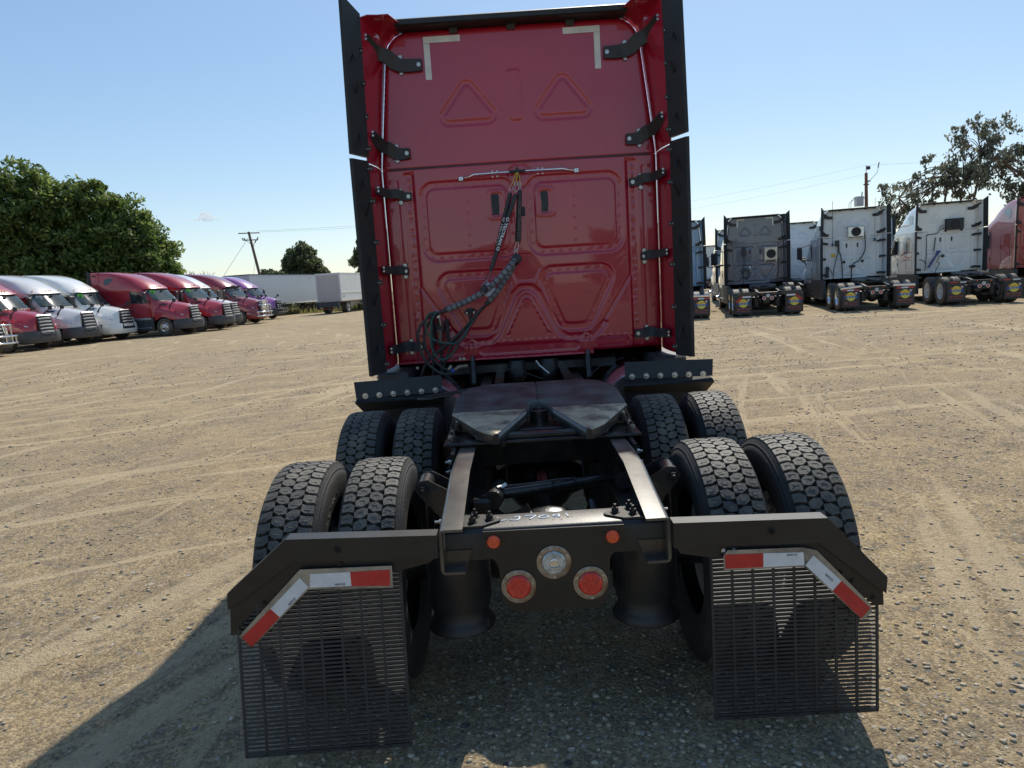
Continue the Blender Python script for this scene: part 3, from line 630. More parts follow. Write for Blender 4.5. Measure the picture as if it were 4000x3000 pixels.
def fifth_wheel(root, hero):
    def xo(y): return float(np.interp(y, [.25, .28, .33, .66, 1.02, 1.14, 1.22, 1.28, 1.30], [.245, .27, .315, .482, .482, .462, .42, .35, .28]))
    def xi(y): return float(np.interp(y, [.25, .28, .62, .70], [.215, .20, .07, .055])) if y < .78 else (math.sqrt(max(0, .0036-(y-.78)**2)) if y < .84 else 0)
    def zz(y): return 1.102+0.09*(y-.66) if y > .66 else 1.102-0.10*(.66-y)
    def half(y0, y1, sx, n=14, sk=(0, 1, 2, 3, 4, 5)):
        v = []; f = []; ysn = list(np.linspace(y0, y1, n))
        for y in ysn:
            a, b, z = xi(y), max(xo(y), xi(y)+0.005), zz(y); t = 0.055
            v += [(sx*(a+0.0), y, z-t), (sx*a, y, z-0.008), (sx*(a+0.010), y, z), (sx*(a*.6+b*.4), y, z+0.001), (sx*(b-0.012), y, z), (sx*b, y, z-0.010), (sx*b, y, z-t)]
        for i in range(n-1):
            for k in sk: f.append((i*7+k, i*7+k+1, (i+1)*7+k+1, (i+1)*7+k))
        if 0 in sk: f.append(tuple(range(7))); f.append(tuple((n-1)*7+k for k in range(7)))
        return v, f
    def plate():
        mb = MB()
        for sx in (-1, 1): mb.add(*half(.6605, 1.30, sx, 22))
        return mb
    fw = part('fifth_wheel', plate, STEEL, root, key='fw', smooth=50)
    for sx in (-1, 1): part('greased_edge', lambda: MB().add(*half(.25, .66, sx, 16, (0, 1, 5))), FRAME, fw, key=('gre', sx), smooth=50)
    for sx in (-1, 1): part('ramp', lambda: MB().add(*half(.25, .66, sx, 16, (2, 3, 4))), RAMP if hero else STEEL, fw, key=('ramp', sx), smooth=50)
    part('lock_jaw', lambda: MB().lathe([(0.058, 0.95), (0.058, 1.07), (0.042, 1.075), (0.036, 1.02), (0, 1.02)], 20, 'z', (0, 0.79, 0)).box(-0.10, 0.10, 0.42, 0.80, 0.985, 1.005, 0.004).box(-0.04, 0.04, 0.50, 0.53, 1.005, 1.012), FRAME, fw, key='jaw')
    part('slide_plate', lambda: MB().box(-0.50, 0.50, 0.335, 1.55, 0.988, 1.004, 0.003).box(-0.34, 0.34, 0.36, 0.42, 1.004, 1.03, 0.006).box(-0.30, 0.30, 0.50, 0.54, 1.004, 1.022, 0.004), FRAME, root, key='slp')
    for sx in (-1, 1):
        part('pivot_bracket', lambda: MB().box(sx*0.38, sx*0.46, 0.58, 1.02, 1.004, 1.075, 0.01).box(sx*0.46, sx*0.485, 0.42, 1.3, 1.004, 1.028, 0.004), RAMP if hero else STEEL, root, key=('piv', sx))
        part('pivot_mount', lambda: MB().box(sx*0.435, sx*0.455, 0.2, 1.5, 0.86, 0.985, 0.004), FRAME, root, key=('pm', sx))
        if hero:
            for i, y in enumerate((0.37, 0.45, 0.56, 0.62, 0.70, 0.80)): bolt(root, (sx*(0.47 if i % 2 else 0.445), y, 1.004 if y < .5 else 1.028), (0, 0, i), BBOLT, 0.019, 0.022)
            for i, (y, z) in enumerate(((0.25, .93), (0.33, .93), (0.41, .93), (0.25, .88), (0.33, .88), (0.45, .87), (0.1, .85), (-0.1, .84), (-0.32, .82), (-0.45, .80), (0.05, .78))): bolt(root, (sx*0.4555 if y > .2 else sx*0.43, y, z), (0, sx*PI/2, 0), BBOLT if i % 3 else BOLT, 0.012, 0.02)
def axle(root, y, hero):
    def mk():
        mb = MB().tube([(-0.95, 0, 0.51), (-0.3, 0, 0.51), (-0.18, 0, 0.52), (0.18, 0, 0.52), (0.3, 0, 0.51), (0.95, 0, 0.51)], [0.065, 0.07, 0.12, 0.12, 0.07, 0.065], 14)
        mb.lathe([(0, -0.20), (0.10, -0.19), (0.19, -0.12), (0.225, -0.04), (0.235, 0.0), (0.235, 0.02), (0.20, 0.10), (0.13, 0.22), (0.08, 0.30), (0.07, 0.42)], 24, 'y', (0, 0.0, 0.52)); return mb
    part('axle', mk, FRAME, root, key='axle', loc=(0, y, 0), smooth=50)
    for sx in (-1, 1):
        part('spring_beam', lambda: MB().box(sx*0.36, sx*0.46, -0.12, 0.62, 0.30, 0.36, 0.012), FRAME, root, key=('sb', sx), loc=(0, y, 0))
        b = part('air_bag', lambda: MB().lathe([(0.10, 0.665), (0.128, 0.655), (0.137, 0.62), (0.138, 0.43), (0.128, 0.40), (0.128, 0.385)], 32, 'z'), BAG, root, key='bag', loc=(sx*0.40-0.008, y-0.26, 0.045), smooth=45)
        part('bag_piston', lambda: MB().lathe([(0.118, 0.39), (0.119, 0.355), (0.128, 0.33), (0.146, 0.306), (0.145, 0.296), (0.10, 0.29)], 32, 'z'), BAG, b, key='pist', smooth=45)
def chassis(root, hero=False, rimm=ALU):
    for sx in (-1, 1): part('frame_rail', lambda: rail_mb(sx), RAILM if hero else FRAME, root, key=('rail', sx), smooth=40)
    cm = part('rear_crossmember', lambda: MB().prism([(-0.43, 0.875), (-0.575, 0.875), (-0.587, 0.868), (-0.592, 0.855), (-0.592, 0.755), (-0.58, 0.755), (-0.58, 0.862), (-0.43, 0.865)], -0.416, 0.416, 'yz'), ARM, root, key='rcm', smooth=40)
    part('mid_crossmember', lambda: MB().box(-0.416, 0.416, 0.95, 0.97, 0.72, 0.97).box(-0.416, 0.416, 0.90, 1.02, 0.955, 0.967), FRAME, root, key='mcm')
    part('front_crossmember', lambda: MB().box(-0.416, 0.416, 2.55, 2.58, 0.72, 0.97), FRAME, root, key='fcm')
    for y in (0, 1.32): axle(root, y, hero)
    light_plate(root, hero, RUST if hero else WRIM)
    fifth_wheel(root, hero)
    part('driveshaft', lambda: MB().tube([(0, 0.3, 0.56), (0, 1.2, 0.6)], 0.05, 10).tube([(0, 1.6, 0.62), (0, 5.0, 0.8)], 0.055, 10), FRAME, root, key='ds')
    for sx in (-1, 1):
        for y in (0, 1.32): dual(root, sx, y, hero, rimm)
        w = part('tyre', lambda: tyre_lod(0.14), TYRE, root, key='tyf', smooth=35, loc=(sx*1.03, 7.0, R_T), rot=(0, 0, 0 if sx > 0 else PI))
        part('rim', lambda: rim_mb(0.02, 0.14), ALU if rimm is not WRIM else WRIM, w, key='rimf'); part('hub', lambda: hub_mb(0.02, 0.14), ALU, w, key='hubf')
    part('front_axle', lambda: MB().box(-0.9, 0.9, 6.93, 7.07, 0.38, 0.52, 0.02), FRAME, root, key='fax')

# ------------------------------------------------------------------ cab pieces
def strap_bracket(root, pts, h, hero, sx, ears):
    P = curve_pts(pts, 5); n = len(P)
    hs = [h*1.12*(1.0+0.22*math.sin(PI*i/(n-1))) for i in range(n)]
    b = part('extender_bracket', MB().sweep(P, hs, 0.030), BLK, root, smooth=35)
    if hero:
        e = Vector(pts[0]); bolt(b, (e.x+sx*0.025, e.y-0.0305, e.z), BACK, BOLT, 0.011, 0.006)
        q = Vector(pts[-1]); 
        for dz in (-0.014, 0.014): bolt(b, (q.x-sx*0.02, q.y-0.031, q.z+dz), BACK, BOLT, 0.006, 0.005)
        m = Vector(ears)
        for dz in ((-1, 1) if h < 0.09 else (-1,)):
            part('bracket_ear', lambda: MB().lathe([(0.019, 0), (0.019, 0.010), (0, 0.010)], 14, 'z'), BLK, b, key='ear', loc=(m.x, YW-0.002, m.z+dz*(h*0.5+0.020)), rot=BACK)
            bolt(b, (m.x, YW-0.013, m.z+dz*(h*0.5+0.020)), BACK, BOLT, 0.011, 0.006)
YE = 2.60
def extender(root, sx, lower, m, hero):
    if lower:
        F = [(1.161, z) for z in (1.16, 1.4, 1.9, 2.4, 2.793)]; R = [(1.205, 1.14), (1.205, 1.4), (1.205, 1.9), (1.203, 2.4), (1.20, 2.793)]
    else:
        F = [(1.161, 2.80), (1.128, 3.1), (1.093, 3.4), (1.069, 3.60), (1.058, 3.70), (1.028, 3.80), (0.965, 3.862), (0.90, 3.89), (0.84, 3.895)]
        R = [(1.195, 2.80), (1.185, 3.1), (1.172, 3.4), (1.165, 3.60), (1.165, 3.76), (1.155, 3.875), (1.10, 3.890), (1.02, 3.885), (0.935, 3.885)]
    n = len(F); v = []; f = []; K = 5
    for off in (0.0, 0.008):
        for i in range(n):
            for k in range(K+1):
                t = k/K; bul = 0.02*math.sin(PI*t)*(1 if i < n-4 or lower else 0.3)
                x = F[i][0]*(1-t)+R[i][0]*t-bul; z = F[i][1]*(1-t)+R[i][1]*t
                ox, oz = (off, 0) if (lower or i < 5) else (off*0.5, off*0.8)
                v.append((sx*(x+ox), (YW+0.07)*(1-t)+YE*t, z+oz))
    m1 = n*(K+1)
    for i in range(n-1):
        for k in range(K):
            a, b, c, d = i*(K+1)+k, i*(K+1)+k+1, (i+1)*(K+1)+k+1, (i+1)*(K+1)+k
            f.append((a, b, c, d)); f.append((m1+d, m1+c, m1+b, m1+a))
        for k in (0, K): a, d = i*(K+1)+k, (i+1)*(K+1)+k; f.append((a, d, m1+d, m1+a))
    for i in (0, n-1):
        for k in range(K): a, b = i*(K+1)+k, i*(K+1)+k+1; f.append((a, b, m1+b, m1+a))
    e = part('side_extender', lambda: MB().add(v, f), m, root, key=('ext', sx, lower), smooth=35)
    # black trailing edge
    if lower: Z0, Z1, zt = 1.13, 2.81, 2.815
    else: Z0, Z1, zt = 2.84, 3.90, 4.0
    def edge():
        mb = MB(); s = []
        N = 8
        for i in range(N+1):
            z = Z0+(Z1-Z0)*i/N; z2 = (Z0-(0.01 if lower else -0.01))+(zt-Z0+(0.01 if lower else -0.01))*i/N; xi = (1.178-0.025*i/N) if not lower else 1.184
            w = 0.108 if lower else 0.112
            s.append([(sx*(xi), YE-0.012, z), (sx*(xi+w-0.012), YE-0.15, z2), (sx*(xi+w+0.012), YE-0.155, z2), (sx*(xi+w+0.014), YE-0.13, z2), (sx*(xi+0.035), YE+0.012, z)])
        v = [p for r in s for p in r]; f = []
        for i in range(N):
            for k in range(5): f.append((i*5+k, i*5+(k+1) % 5, (i+1)*5+(k+1) % 5, (i+1)*5+k))
        f.append(tuple(range(5))); f.append(tuple(N*5+k for k in range(5)))
        return mb.add(v, f)
    ed = part('rubber_edge', edge, BRUB, root, key=('redge', sx, lower), smooth=30)
    if hero:
        zs = (1.20, 1.52, 1.86, 2.18, 2.50, 2.75) if lower else (2.90, 3.14, 3.39, 3.63)
        for z in zs:
            c = part('edge_clip', lambda: MB().box(-0.022, 0.022, -0.008, 0.004, -0.016, 0.016, 0.003).box(-0.012, 0.03, -0.022, -0.006, -0.018, -0.013).box(-0.012, 0.03, -0.022, -0.006, 0.013, 0.018), BLK, ed, key='clip', loc=(sx*1.178, YE-0.018, z), rot=(0, 0, 0 if sx > 0 else PI*0))
            for dx in (-0.011, 0.011): part('clip_screw', lambda: MB().lathe([(0.0055, 0), (0.004, 0.004), (0, 0.005)], 8, 'z'), BOLT, ed, key='cs', loc=(sx*1.178+dx, YE-0.027, z), rot=BACK)
        for i, z in enumerate((1.35, 1.7, 2.05, 2.4, 2.65) if lower else (3.0, 3.3, 3.6)):
            part('edge_rib', MB().box(-0.004, 0.004, 0, 0.012, -0.09, 0.09), BRUB, ed, loc=(sx*1.225, YE-0.088, z), rot=(0, sx*0.6*(-1 if i % 2 else 1), sx*0.9))
def tape_L(root, sx, m=TAPEC):
    x0, z0 = 0.722, 3.822
    part('corner_tape', lambda: MB().box(min(sx*0.42, sx*x0), max(sx*0.42, sx*x0), YW-0.0125, YW-0.0105, z0-0.05, z0), m, root, key=('tph', sx))
    part('corner_tape', lambda: MB().box(min(sx*(x0-0.05), sx*x0), max(sx*(x0-0.05), sx*x0), YW-0.0105, YW-0.0085, z0-0.335, z0-0.052), m, root, key=('tpv', sx))
BR = [((0.745, 3.603), (0.93, 3.61), (1.02, 3.67), (1.10, 3.70), (1.155, 3.755), 0.085, (0.92, 3.615)),
      ((0.90, 2.912), (1.0, 2.912), (1.07, 2.955), (1.11, 2.97), (1.165, 3.03), 0.078, (1.01, 2.918)),
      ((0.915, 2.562), (0.98, 2.566), (1.03, 2.585), (1.10, 2.585), (1.16, 2.60), 0.058, (1.01, 2.566)),
      ((0.99, 1.947), (1.02, 1.948), (1.06, 1.958), (1.10, 1.956), (1.17, 1.965), 0.056, (1.02, 1.948)),
      ((0.915, 1.295), (0.99, 1.295), (1.04, 1.307), (1.10, 1.30), (1.165, 1.30), 0.062, (1.02, 1.297))]
def cab(root, m, hero=False, low=None, wall=True, front=True):
    wm = wall_mesh(0.0055 if hero else 0.014, m, 'h' if hero else 'l'); link('back_wall', wm, root)
    part('cab_shell', lambda: shell_mb(), m, root, key='shell', smooth=28)
    part('seam_trim', lambda: MB().box(-1.09, 1.09, YW-0.004, YW+0.03, 2.783, 2.797), BLK, root, key='seam')
    for sx in (-1, 1):
        for lo in (0, 1): extender(root, sx, lo, m, hero)
        tape_L(root, sx)
        for (a, b, c, d, e, h, ear) in BR:
            yc = YW+0.0; pts = [(sx*a[0], YW-0.012, a[1]), (sx*b[0], YW-0.014, b[1]), (sx*c[0], YW-0.05, c[1]), (sx*d[0], YW-0.10, d[1]), (sx*e[0], YE+0.09, e[1])]
            strap_bracket(root, pts, h*(0.95 if hero else 1.15), hero, sx, (sx*ear[0], 0, ear[1]))
        part('vent', lambda: MB().prism([(x, z) for x, z in [(-0.028, -0.085), (0.028, -0.085), (0.030, -0.04), (0.033, -0.03), (0.033, 0.075), (0.026, 0.088), (-0.026, 0.088), (-0.033, 0.075), (-0.033, -0.03), (-0.030, -0.04)]], -0.012, 0.02), BLK, root, key='vent', loc=(sx*0.207-0.010, YW+0.004, 2.453))
    part('roof_trim', lambda: MB().prism([(YW+0.05, 3.905), (YW-0.15, 3.925), (YW-0.165, 3.915), (YW-0.165, 3.878), (YW-0.15, 3.868), (YW-0.05, 3.878), (YW-0.03, 3.874), (YW+0.05, 3.88)], -0.925, 0.925, 'yz'), BRUB, root, key='rtrim')
    for x in (-0.47, 0, 0.48): part('trim_tab', lambda: MB().prism([(-0.045, 0.05), (-0.03, -0.035), (0.03, -0.035), (0.045, 0.05)], -0.012, 0.012), BLK, root, key='ttab', loc=(x, YW-0.02, 3.866))
    if not front: return
    for sx in (-1, 1):
        g = part('side_window', lambda: side_patch([(5.08, 2.02), (6.0, 1.98), (6.12, 2.10), (5.88, 2.56), (5.75, 2.64), (5.12, 2.64), (5.04, 2.56)], 0.008, sx), DGLASS, root, key=('sw', sx), smooth=30)
        part('window_frame', lambda: side_patch([(5.02, 1.97), (6.03, 1.93), (6.17, 2.09), (5.92, 2.60), (5.77, 2.69), (5.08, 2.69), (4.99, 2.60)], 0.003, sx), BLK, g, key=('wf', sx))
        part('porthole', lambda: side_patch([(3.45, 3.12), (3.75, 3.22), (4.0, 3.42), (3.98, 3.5), (3.55, 3.52), (3.38, 3.42), (3.36, 3.2)], 0.008, sx), DGLASS, root, key=('ph', sx))
        seams = [[(4.92, 1.14), (4.92, 2.76), (5.95, 2.76), (6.28, 2.1), (6.40, 1.8), (6.40, 1.14)], [(3.25, 1.35), (3.25, 2.5), (4.1, 2.5), (4.1, 1.9), (4.0, 1.35), (3.25, 1.35)], [(3.08, 2.79), (4.0, 2.79), (5.2, 2.79), (5.7, 2.79)]]
        part('door_seam', lambda: [mb := MB(), [mb.tube([(sx*(sidex(y, z)-0.0005), y, z) for y, z in s_], 0.006, 4) for s_ in seams]][0], BLKP, root, key=('dseam', sx))
        part('door_handle', lambda: MB().box(sx*1.13, sx*1.165, 5.02, 5.14, 1.45, 1.62, 0.02), BLK, root, key=('dh', sx))
        part('side_skirt', lambda: MB().box(min(sx*1.04, sx*1.16), max(sx*1.04, sx*1.16), 2.75, 6.32, 0.32, 1.10, 0.02), SKIRT, root, key=('sk', sx))
        part('tank_step', lambda: MB().box(min(sx*1.155, sx*1.19), max(sx*1.155, sx*1.19), 5.0, 6.2, 0.98, 1.10, 0.01).box(min(sx*1.155, sx*1.19), max(sx*1.155, sx*1.19), 4.6, 6.2, 0.50, 0.54, 0.01), ALU, root, key=('ts', sx))
        mi = part('side_mirror', lambda: MB().box(sx*1.46-0.11, sx*1.46+0.11, 6.12, 6.26, 2.02, 2.58, 0.04), BLK, root, key=('mir', sx))
        part('mirror_arm', lambda: MB().tube([(sx*1.10, 6.25, 2.02), (sx*1.35, 6.22, 1.98), (sx*1.46, 6.2, 2.06)], 0.035, 8).tube([(sx*1.08, 6.1, 2.66), (sx*1.3, 6.2, 2.60), (sx*1.46, 6.2, 2.55)], 0.018, 8), BLK, mi, key=('ma', sx))
        hm = part('hood_mirror', lambda: MB().lathe([(0, -0.11), (0.07, -0.10), (0.095, -0.04), (0.10, 0.03), (0.08, 0.09), (0, 0.11)], 14, 'z', (sx*1.02, 7.72, 2.02)), BLK, root, key=('hm', sx), smooth=50)
        part('mirror_arm', lambda: MB().tube([(sx*0.90, 7.28, 1.62), (sx*0.96, 7.45, 1.80), (sx*1.02, 7.68, 1.96)], [0.05, 0.035, 0.03], 8), BLK, hm, key=('hma', sx))
        hl = part('headlight', lambda: MB().add([(sx*0.70, 8.13, 1.10), (sx*1.02, 7.80, 1.13), (sx*1.10, 7.55, 1.32), (sx*0.98, 7.78, 1.33), (sx*0.78, 8.02, 1.22), (sx*0.88, 8.10, 1.17), (sx*0.72, 8.0, 1.1), (sx*1.0, 7.7, 1.2)], [(0, 1, 5), (1, 2, 3), (1, 3, 5), (3, 4, 5), (4, 0, 5), (0, 6, 7, 1), (1, 7, 2), (2, 7, 3), (3, 7, 4), (4, 7, 6, 0)]), LENSW, root, key=('hl', sx))
        part('turn_lens', lambda: MB().add([(sx*1.045, 7.80, 1.15), (sx*1.12, 7.56, 1.32), (sx*1.06, 7.62, 1.34), (sx*1.0, 7.80, 1.27), (sx*1.0, 7.7, 1.2)], [(0, 1, 2, 3), (0, 4, 1), (1, 4, 2), (2, 4, 3), (3, 4, 0)]), AMBER, hl, key=('tl', sx))
        part('hood_vent', lambda: MB().box(min(sx*0.875, sx*0.905), max(sx*0.875, sx*0.905), 6.5, 7.1, 1.78, 1.86, 0.01), BLK, root, key=('hv', sx), rot=(0, 0, 0))
    part('windshield', lambda: front_patch(-1.06, 1.06, 2.06, 2.70, 0.012, inset=0.05), GLASS, root, key='ws', smooth=40)
    part('windshield_seal', lambda: front_patch(-1.10, 1.10, 2.02, 2.735, 0.005, inset=0.04), BLKP, root, key='wss', smooth=40)
    part('wiper', lambda: MB().tube([(-0.5, fronty(-.5, 2.09)+0.03, 2.09), (0.2, fronty(.2, 2.16)+0.03, 2.15)], 0.012, 5).tube([(0.4, fronty(.4, 2.09)+0.03, 2.09), (0.95, fronty(.9, 2.16)+0.03, 2.17)], 0.012, 5), BLK, root, key='wip')
    part('camera_pod', lambda: MB().box(-0.12, 0.12, 0, 0.02, 0, 0.12, 0.01), BLK, root, key='pod', loc=(0.1, fronty(0, 2.6)+0.015, 2.56), rot=(-0.6, 0, 0))
    for x in (-0.85, -0.16, 0, 0.16, 0.85): part('cab_marker', lambda: MB().box(-0.028, 0.028, -0.03, 0.03, -0.05, 0.05, 0.015), AMBER, root, key='cm', loc=(x, fronty(x, 2.9)+0.005, 2.90), rot=(-0.5, 0, 0.4*x*-1))
    part('hood', lambda: hood_mb(), m, root, key='hood', smooth=34)
    part('bumper', lambda: bumper_mb(), low or SKIRT, root, key='bump', smooth=40)
    g = part('grille', lambda: MB().add([(-0.47, 8.20, 0.62), (0.47, 8.20, 0.62), (0.40, 8.18, 1.66), (-0.40, 8.18, 1.66), (-0.47, 8.42, 0.62), (0.47, 8.42, 0.62), (0.40, 8.26, 1.62), (-0.40, 8.26, 1.62)], [(0, 1, 2, 3), (4, 5, 6, 7), (0, 1, 5, 4), (1, 2, 6, 5), (2, 3, 7, 6), (3, 0, 4, 7)]), BLKP, root, key='gr')
    for i, z in enumerate((0.88, 1.04, 1.20, 1.36, 1.52)):
        w = 0.46-0.06*(z-0.6); y = 8.43-0.16*(z-0.62)
        part('grille_slat', lambda: MB().sweep([(-w, y-0.05, z-0.02), (-w*0.6, y+0.015, z), (0, y+0.035, z+0.012), (w*0.6, y+0.015, z), (w, y-0.05, z-0.02)], 0.062, 0.02, (0, 1, 0)), SLAT, g, key=('gs', i))
    part('grille_cap', lambda: MB().box(-0.42, 0.42, 8.16, 8.29, 1.60, 1.69, 0.03), CHROME, g, key='gc')

# ------------------------------------------------------------------ mud flap hangers
def slat_flap(root, loc, rz, rx, sx):
    W_, H_ = 0.615, 0.70
    def lim(z): return W_/2-max(0.0, (0.215+z)*0.88)          # outer top corner is cut off under the bent hanger
    def bars():
        mb = MB(); n = 8
        for i in range(n+1):
            x = -W_/2+W_*i/n; w = 0.0045; top = 0.0 if x <= lim(0) else -0.215+(W_/2-x)/0.88
            mb.box(sx*x-w, sx*x+w, -0.004, 0.004, -H_, top)
        mb.box(-W_/2, W_/2, -0.004, 0.004, -H_-0.002, -H_+0.010); return mb
    def slats():
        mb = MB(); N = 44
        for i in range(N):
            z = -0.004-(H_-0.01)*i/N; a, b = sorted((sx*(-W_/2+0.004), sx*(lim(z)-0.004)))
            mb.box(a, b, -0.0035, 0.0035, z-0.0084, z-0.0006)
        return mb
    f = part('mud_flap', bars, FLAPM, root, key=('hflap', sx), loc=loc, rot=(rx, 0, rz))
    part('flap_slats', slats, FLAPM, f, key=('hslat', sx), kind='stuff'); return f
def hanger(root, sx, P, lip, hero, z_off=0):
    a = part('flap_hanger', MB().prism(P, -0.692, -0.625), ARM if hero else FRAME, root)
    part('hanger_lip', MB().prism(lip, -0.668, -0.63), ARM if hero else FRAME, a); return a
def bent_hanger(root, sx, hero, dz=0.0):
    P = [(0.432, 0.895+dz), (0.99, 0.897+dz), (1.22, 0.682+dz), (1.225, 0.60+dz), (0.965, 0.803+dz), (0.432, 0.803+dz)]
    lip = [(0.44, 0.80+dz), (0.965, 0.802+dz), (1.225, 0.60+dz), (1.222, 0.545+dz), (1.19, 0.545+dz), (0.95, 0.760+dz), (0.62, 0.758+dz), (0.5, 0.768+dz)]
    P = [(sx*x, z) for x, z in P]; lip = [(sx*x, z) for x, z in lip]
    return hanger(root, sx, P, lip, hero)
def quad_strip(x0, z0, x1, z1, x2, z2, x3, z3, y, t=0.0015):
    return MB().prism([(x0, z0), (x1, z1), (x2, z2), (x3, z3)], y-t, y, 'xz')
def flap_print(parent):   # lettering on the solid flaps, local: flap hangs from z=0, faces -Y at y=-0.006
    y = -0.0075
    part('print_sun', lambda: MB().lathe([(0.155, 0), (0.155, 0.0006), (0, 0.0008)], 40, 'z'), YEL, parent, key='psun', loc=(0, y, -0.26), rot=BACK)
    text('print_lettering', 'Central', 0.118, PORG, parent, facing_back(-0.02, y-0.002, -0.185, 0.12), bold=0.002)
    text('print_lettering', 'CALIFORNIA', 0.105, PBLUE, parent, facing_back(0, y-0.003, -0.275), bold=0.005, sx=0.78)
    text('print_lettering', 'Truck & Trailer', 0.03, PORG, parent, facing_back(0, y-0.002, -0.345), bold=0.0)
    text('print_lettering', '800-366-3263', 0.088, PPINK, parent, facing_back(0, y-0.002, -0.475), bold=0.003, sx=0.95)
    text('print_lettering', 'WTruckSales.net', 0.068, PPINK, parent, facing_back(0, y-0.002, -0.555), bold=0.002, sx=0.98)
    part('print_line', lambda: MB().box(-0.24, -0.13, -0.001, 0, -0.004, 0.004).box(0.13, 0.24, -0.001, 0, -0.004, 0.004), PORG, parent, key='pline', loc=(0, y, -0.345))
    part('print_palm', lambda: MB().prism([(0, 0.0), (0.012, 0.06), (0.05, 0.05), (0.02, 0.075), (0.055, 0.09), (0.01, 0.09), (0, 0.12), (-0.02, 0.095), (-0.055, 0.10), (-0.03, 0.075), (-0.06, 0.05), (-0.005, 0.065), (-0.012, 0.0)], -0.0006, 0), PWHI, parent, key='palm', loc=(0.185, y, -0.215))
def solid_flap(root, x, ztop, rx=0.0, rz=0.0):
    f = part('mud_flap', lambda: MB().box(-0.305, 0.305, -0.006, 0.006, -0.66, 0.0, 0.002), FLAPM, root, key='sflap', loc=(x, -0.70, ztop), rot=(rx, 0, rz)); flap_print(f); return f

# ------------------------------------------------------------------ the red tractor in front of the camera
hero = empty('semi_truck', (0, 0, 0), 0, 'dark red bobtail sleeper tractor seen from behind, filling the middle of the photo', 'truck')
chassis(hero, True, ALU); cab(hero, RED, True)
def H(name, mb, m, parent=None, **k): return part(name, mb, m, parent or hero, **k)
# hangers, tapes, flaps
LP = [(-0.432, 0.898), (-0.985, 0.915), (-1.222, 0.72), (-1.228, 0.655), (-0.968, 0.826), (-0.432, 0.81)]
LL = [(-0.44, 0.808), (-0.968, 0.825), (-1.228, 0.655), (-1.238, 0.545), (-1.20, 0.545), (-0.955, 0.775), (-0.58, 0.762), (-0.47, 0.785)]
RP = [(0.432, 0.892), (0.99, 0.878), (1.208, 0.640), (1.205, 0.575), (0.958, 0.785), (0.432, 0.797)]
RL = [(0.44, 0.795), (0.958, 0.783), (1.205, 0.575), (1.208, 0.520), (1.175, 0.520), (0.945, 0.735), (0.56, 0.745), (0.46, 0.765)]
hl = hanger(hero, -1, LP, LL, True); hr = hanger(hero, 1, RP, RL, True)
for (h, x, z) in ((hl, -0.80, 0.862), (hr, 0.79, 0.838)): bolt(h, (x, -0.692, z), BACK, BBOLT, 0.011, 0.014)
for (h, pts) in ((hl, [(-0.81, .782), (-0.80, .80), (-1.185, .585), (-1.10, .665)]), (hr, [(0.62, .765), (0.655, .765), (0.80, .762), (0.835, .76), (1.05, .655), (1.09, .62), (1.17, .55)])):
    for (x, z) in pts: bolt(h, (x, -0.668, z), BACK, BBOLT if x < 0 or x > .7 else ALU, 0.008, 0.006)
B1 = H('tape_backing', MB().prism([(-0.605, 0.790), (-0.945, 0.795), (-1.200, 0.548), (-1.165, 0.492), (-0.922, 0.716), (-0.608, 0.706)], -0.688, -0.684), BACKP)
B2 = H('tape_backing', MB().prism([(0.628, 0.775), (0.612, 0.755), (0.612, 0.700), (0.905, 0.696), (1.122, 0.474), (1.155, 0.505), (1.150, 0.535), (0.952, 0.755), (0.90, 0.770)], -0.688, -0.684), BACKP)
for (b, q, m) in ((B1, (-0.908, .777, -0.760, .776, -0.760, .722, -0.915, .724), TAPEW), (B1, (-0.760, .776, -0.613, .776, -0.618, .714, -0.760, .722), TAPER),
                  (B1, (-0.948, .764, -0.919, .727, -1.038, .616, -1.069, .651), TAPEW), (B1, (-1.069, .651, -1.038, .616, -1.157, .502, -1.187, .545), TAPER),
                  (B2, (0.616, .760, 0.756, .757, 0.756, .704, 0.618, .706), TAPER), (B2, (0.756, .757, 0.902, .752, 0.906, .702, 0.756, .704), TAPEW),
                  (B2, (0.939, .738, 0.909, .702, 1.008, .597, 1.041, .634), TAPEW), (B2, (1.041, .634, 1.008, .597, 1.115, .482, 1.148, .522), TAPER)):
    o = H('reflective_tape', quad_strip(*q, -0.6885), m, b)
    o['label'] = 'red reflective strip' if m is TAPER else 'white reflective strip'
for (x, z, r) in ((-0.80, 0.731, 0), (0.86, 0.745, 0), (-0.985, .675, 0.78), (0.995, .65, -0.8)): text('tape_lettering', 'DOT-C2', 0.010, BLKP, B1 if x < 0 else B2, facing_back(x, -0.6915, z, r))
fl = slat_flap(hero, (-0.895, -0.637, 0.790), 0.035, -0.145, -1); fr = slat_flap(hero, (0.885, -0.640, 0.790), 0.0, -0.03, 1)
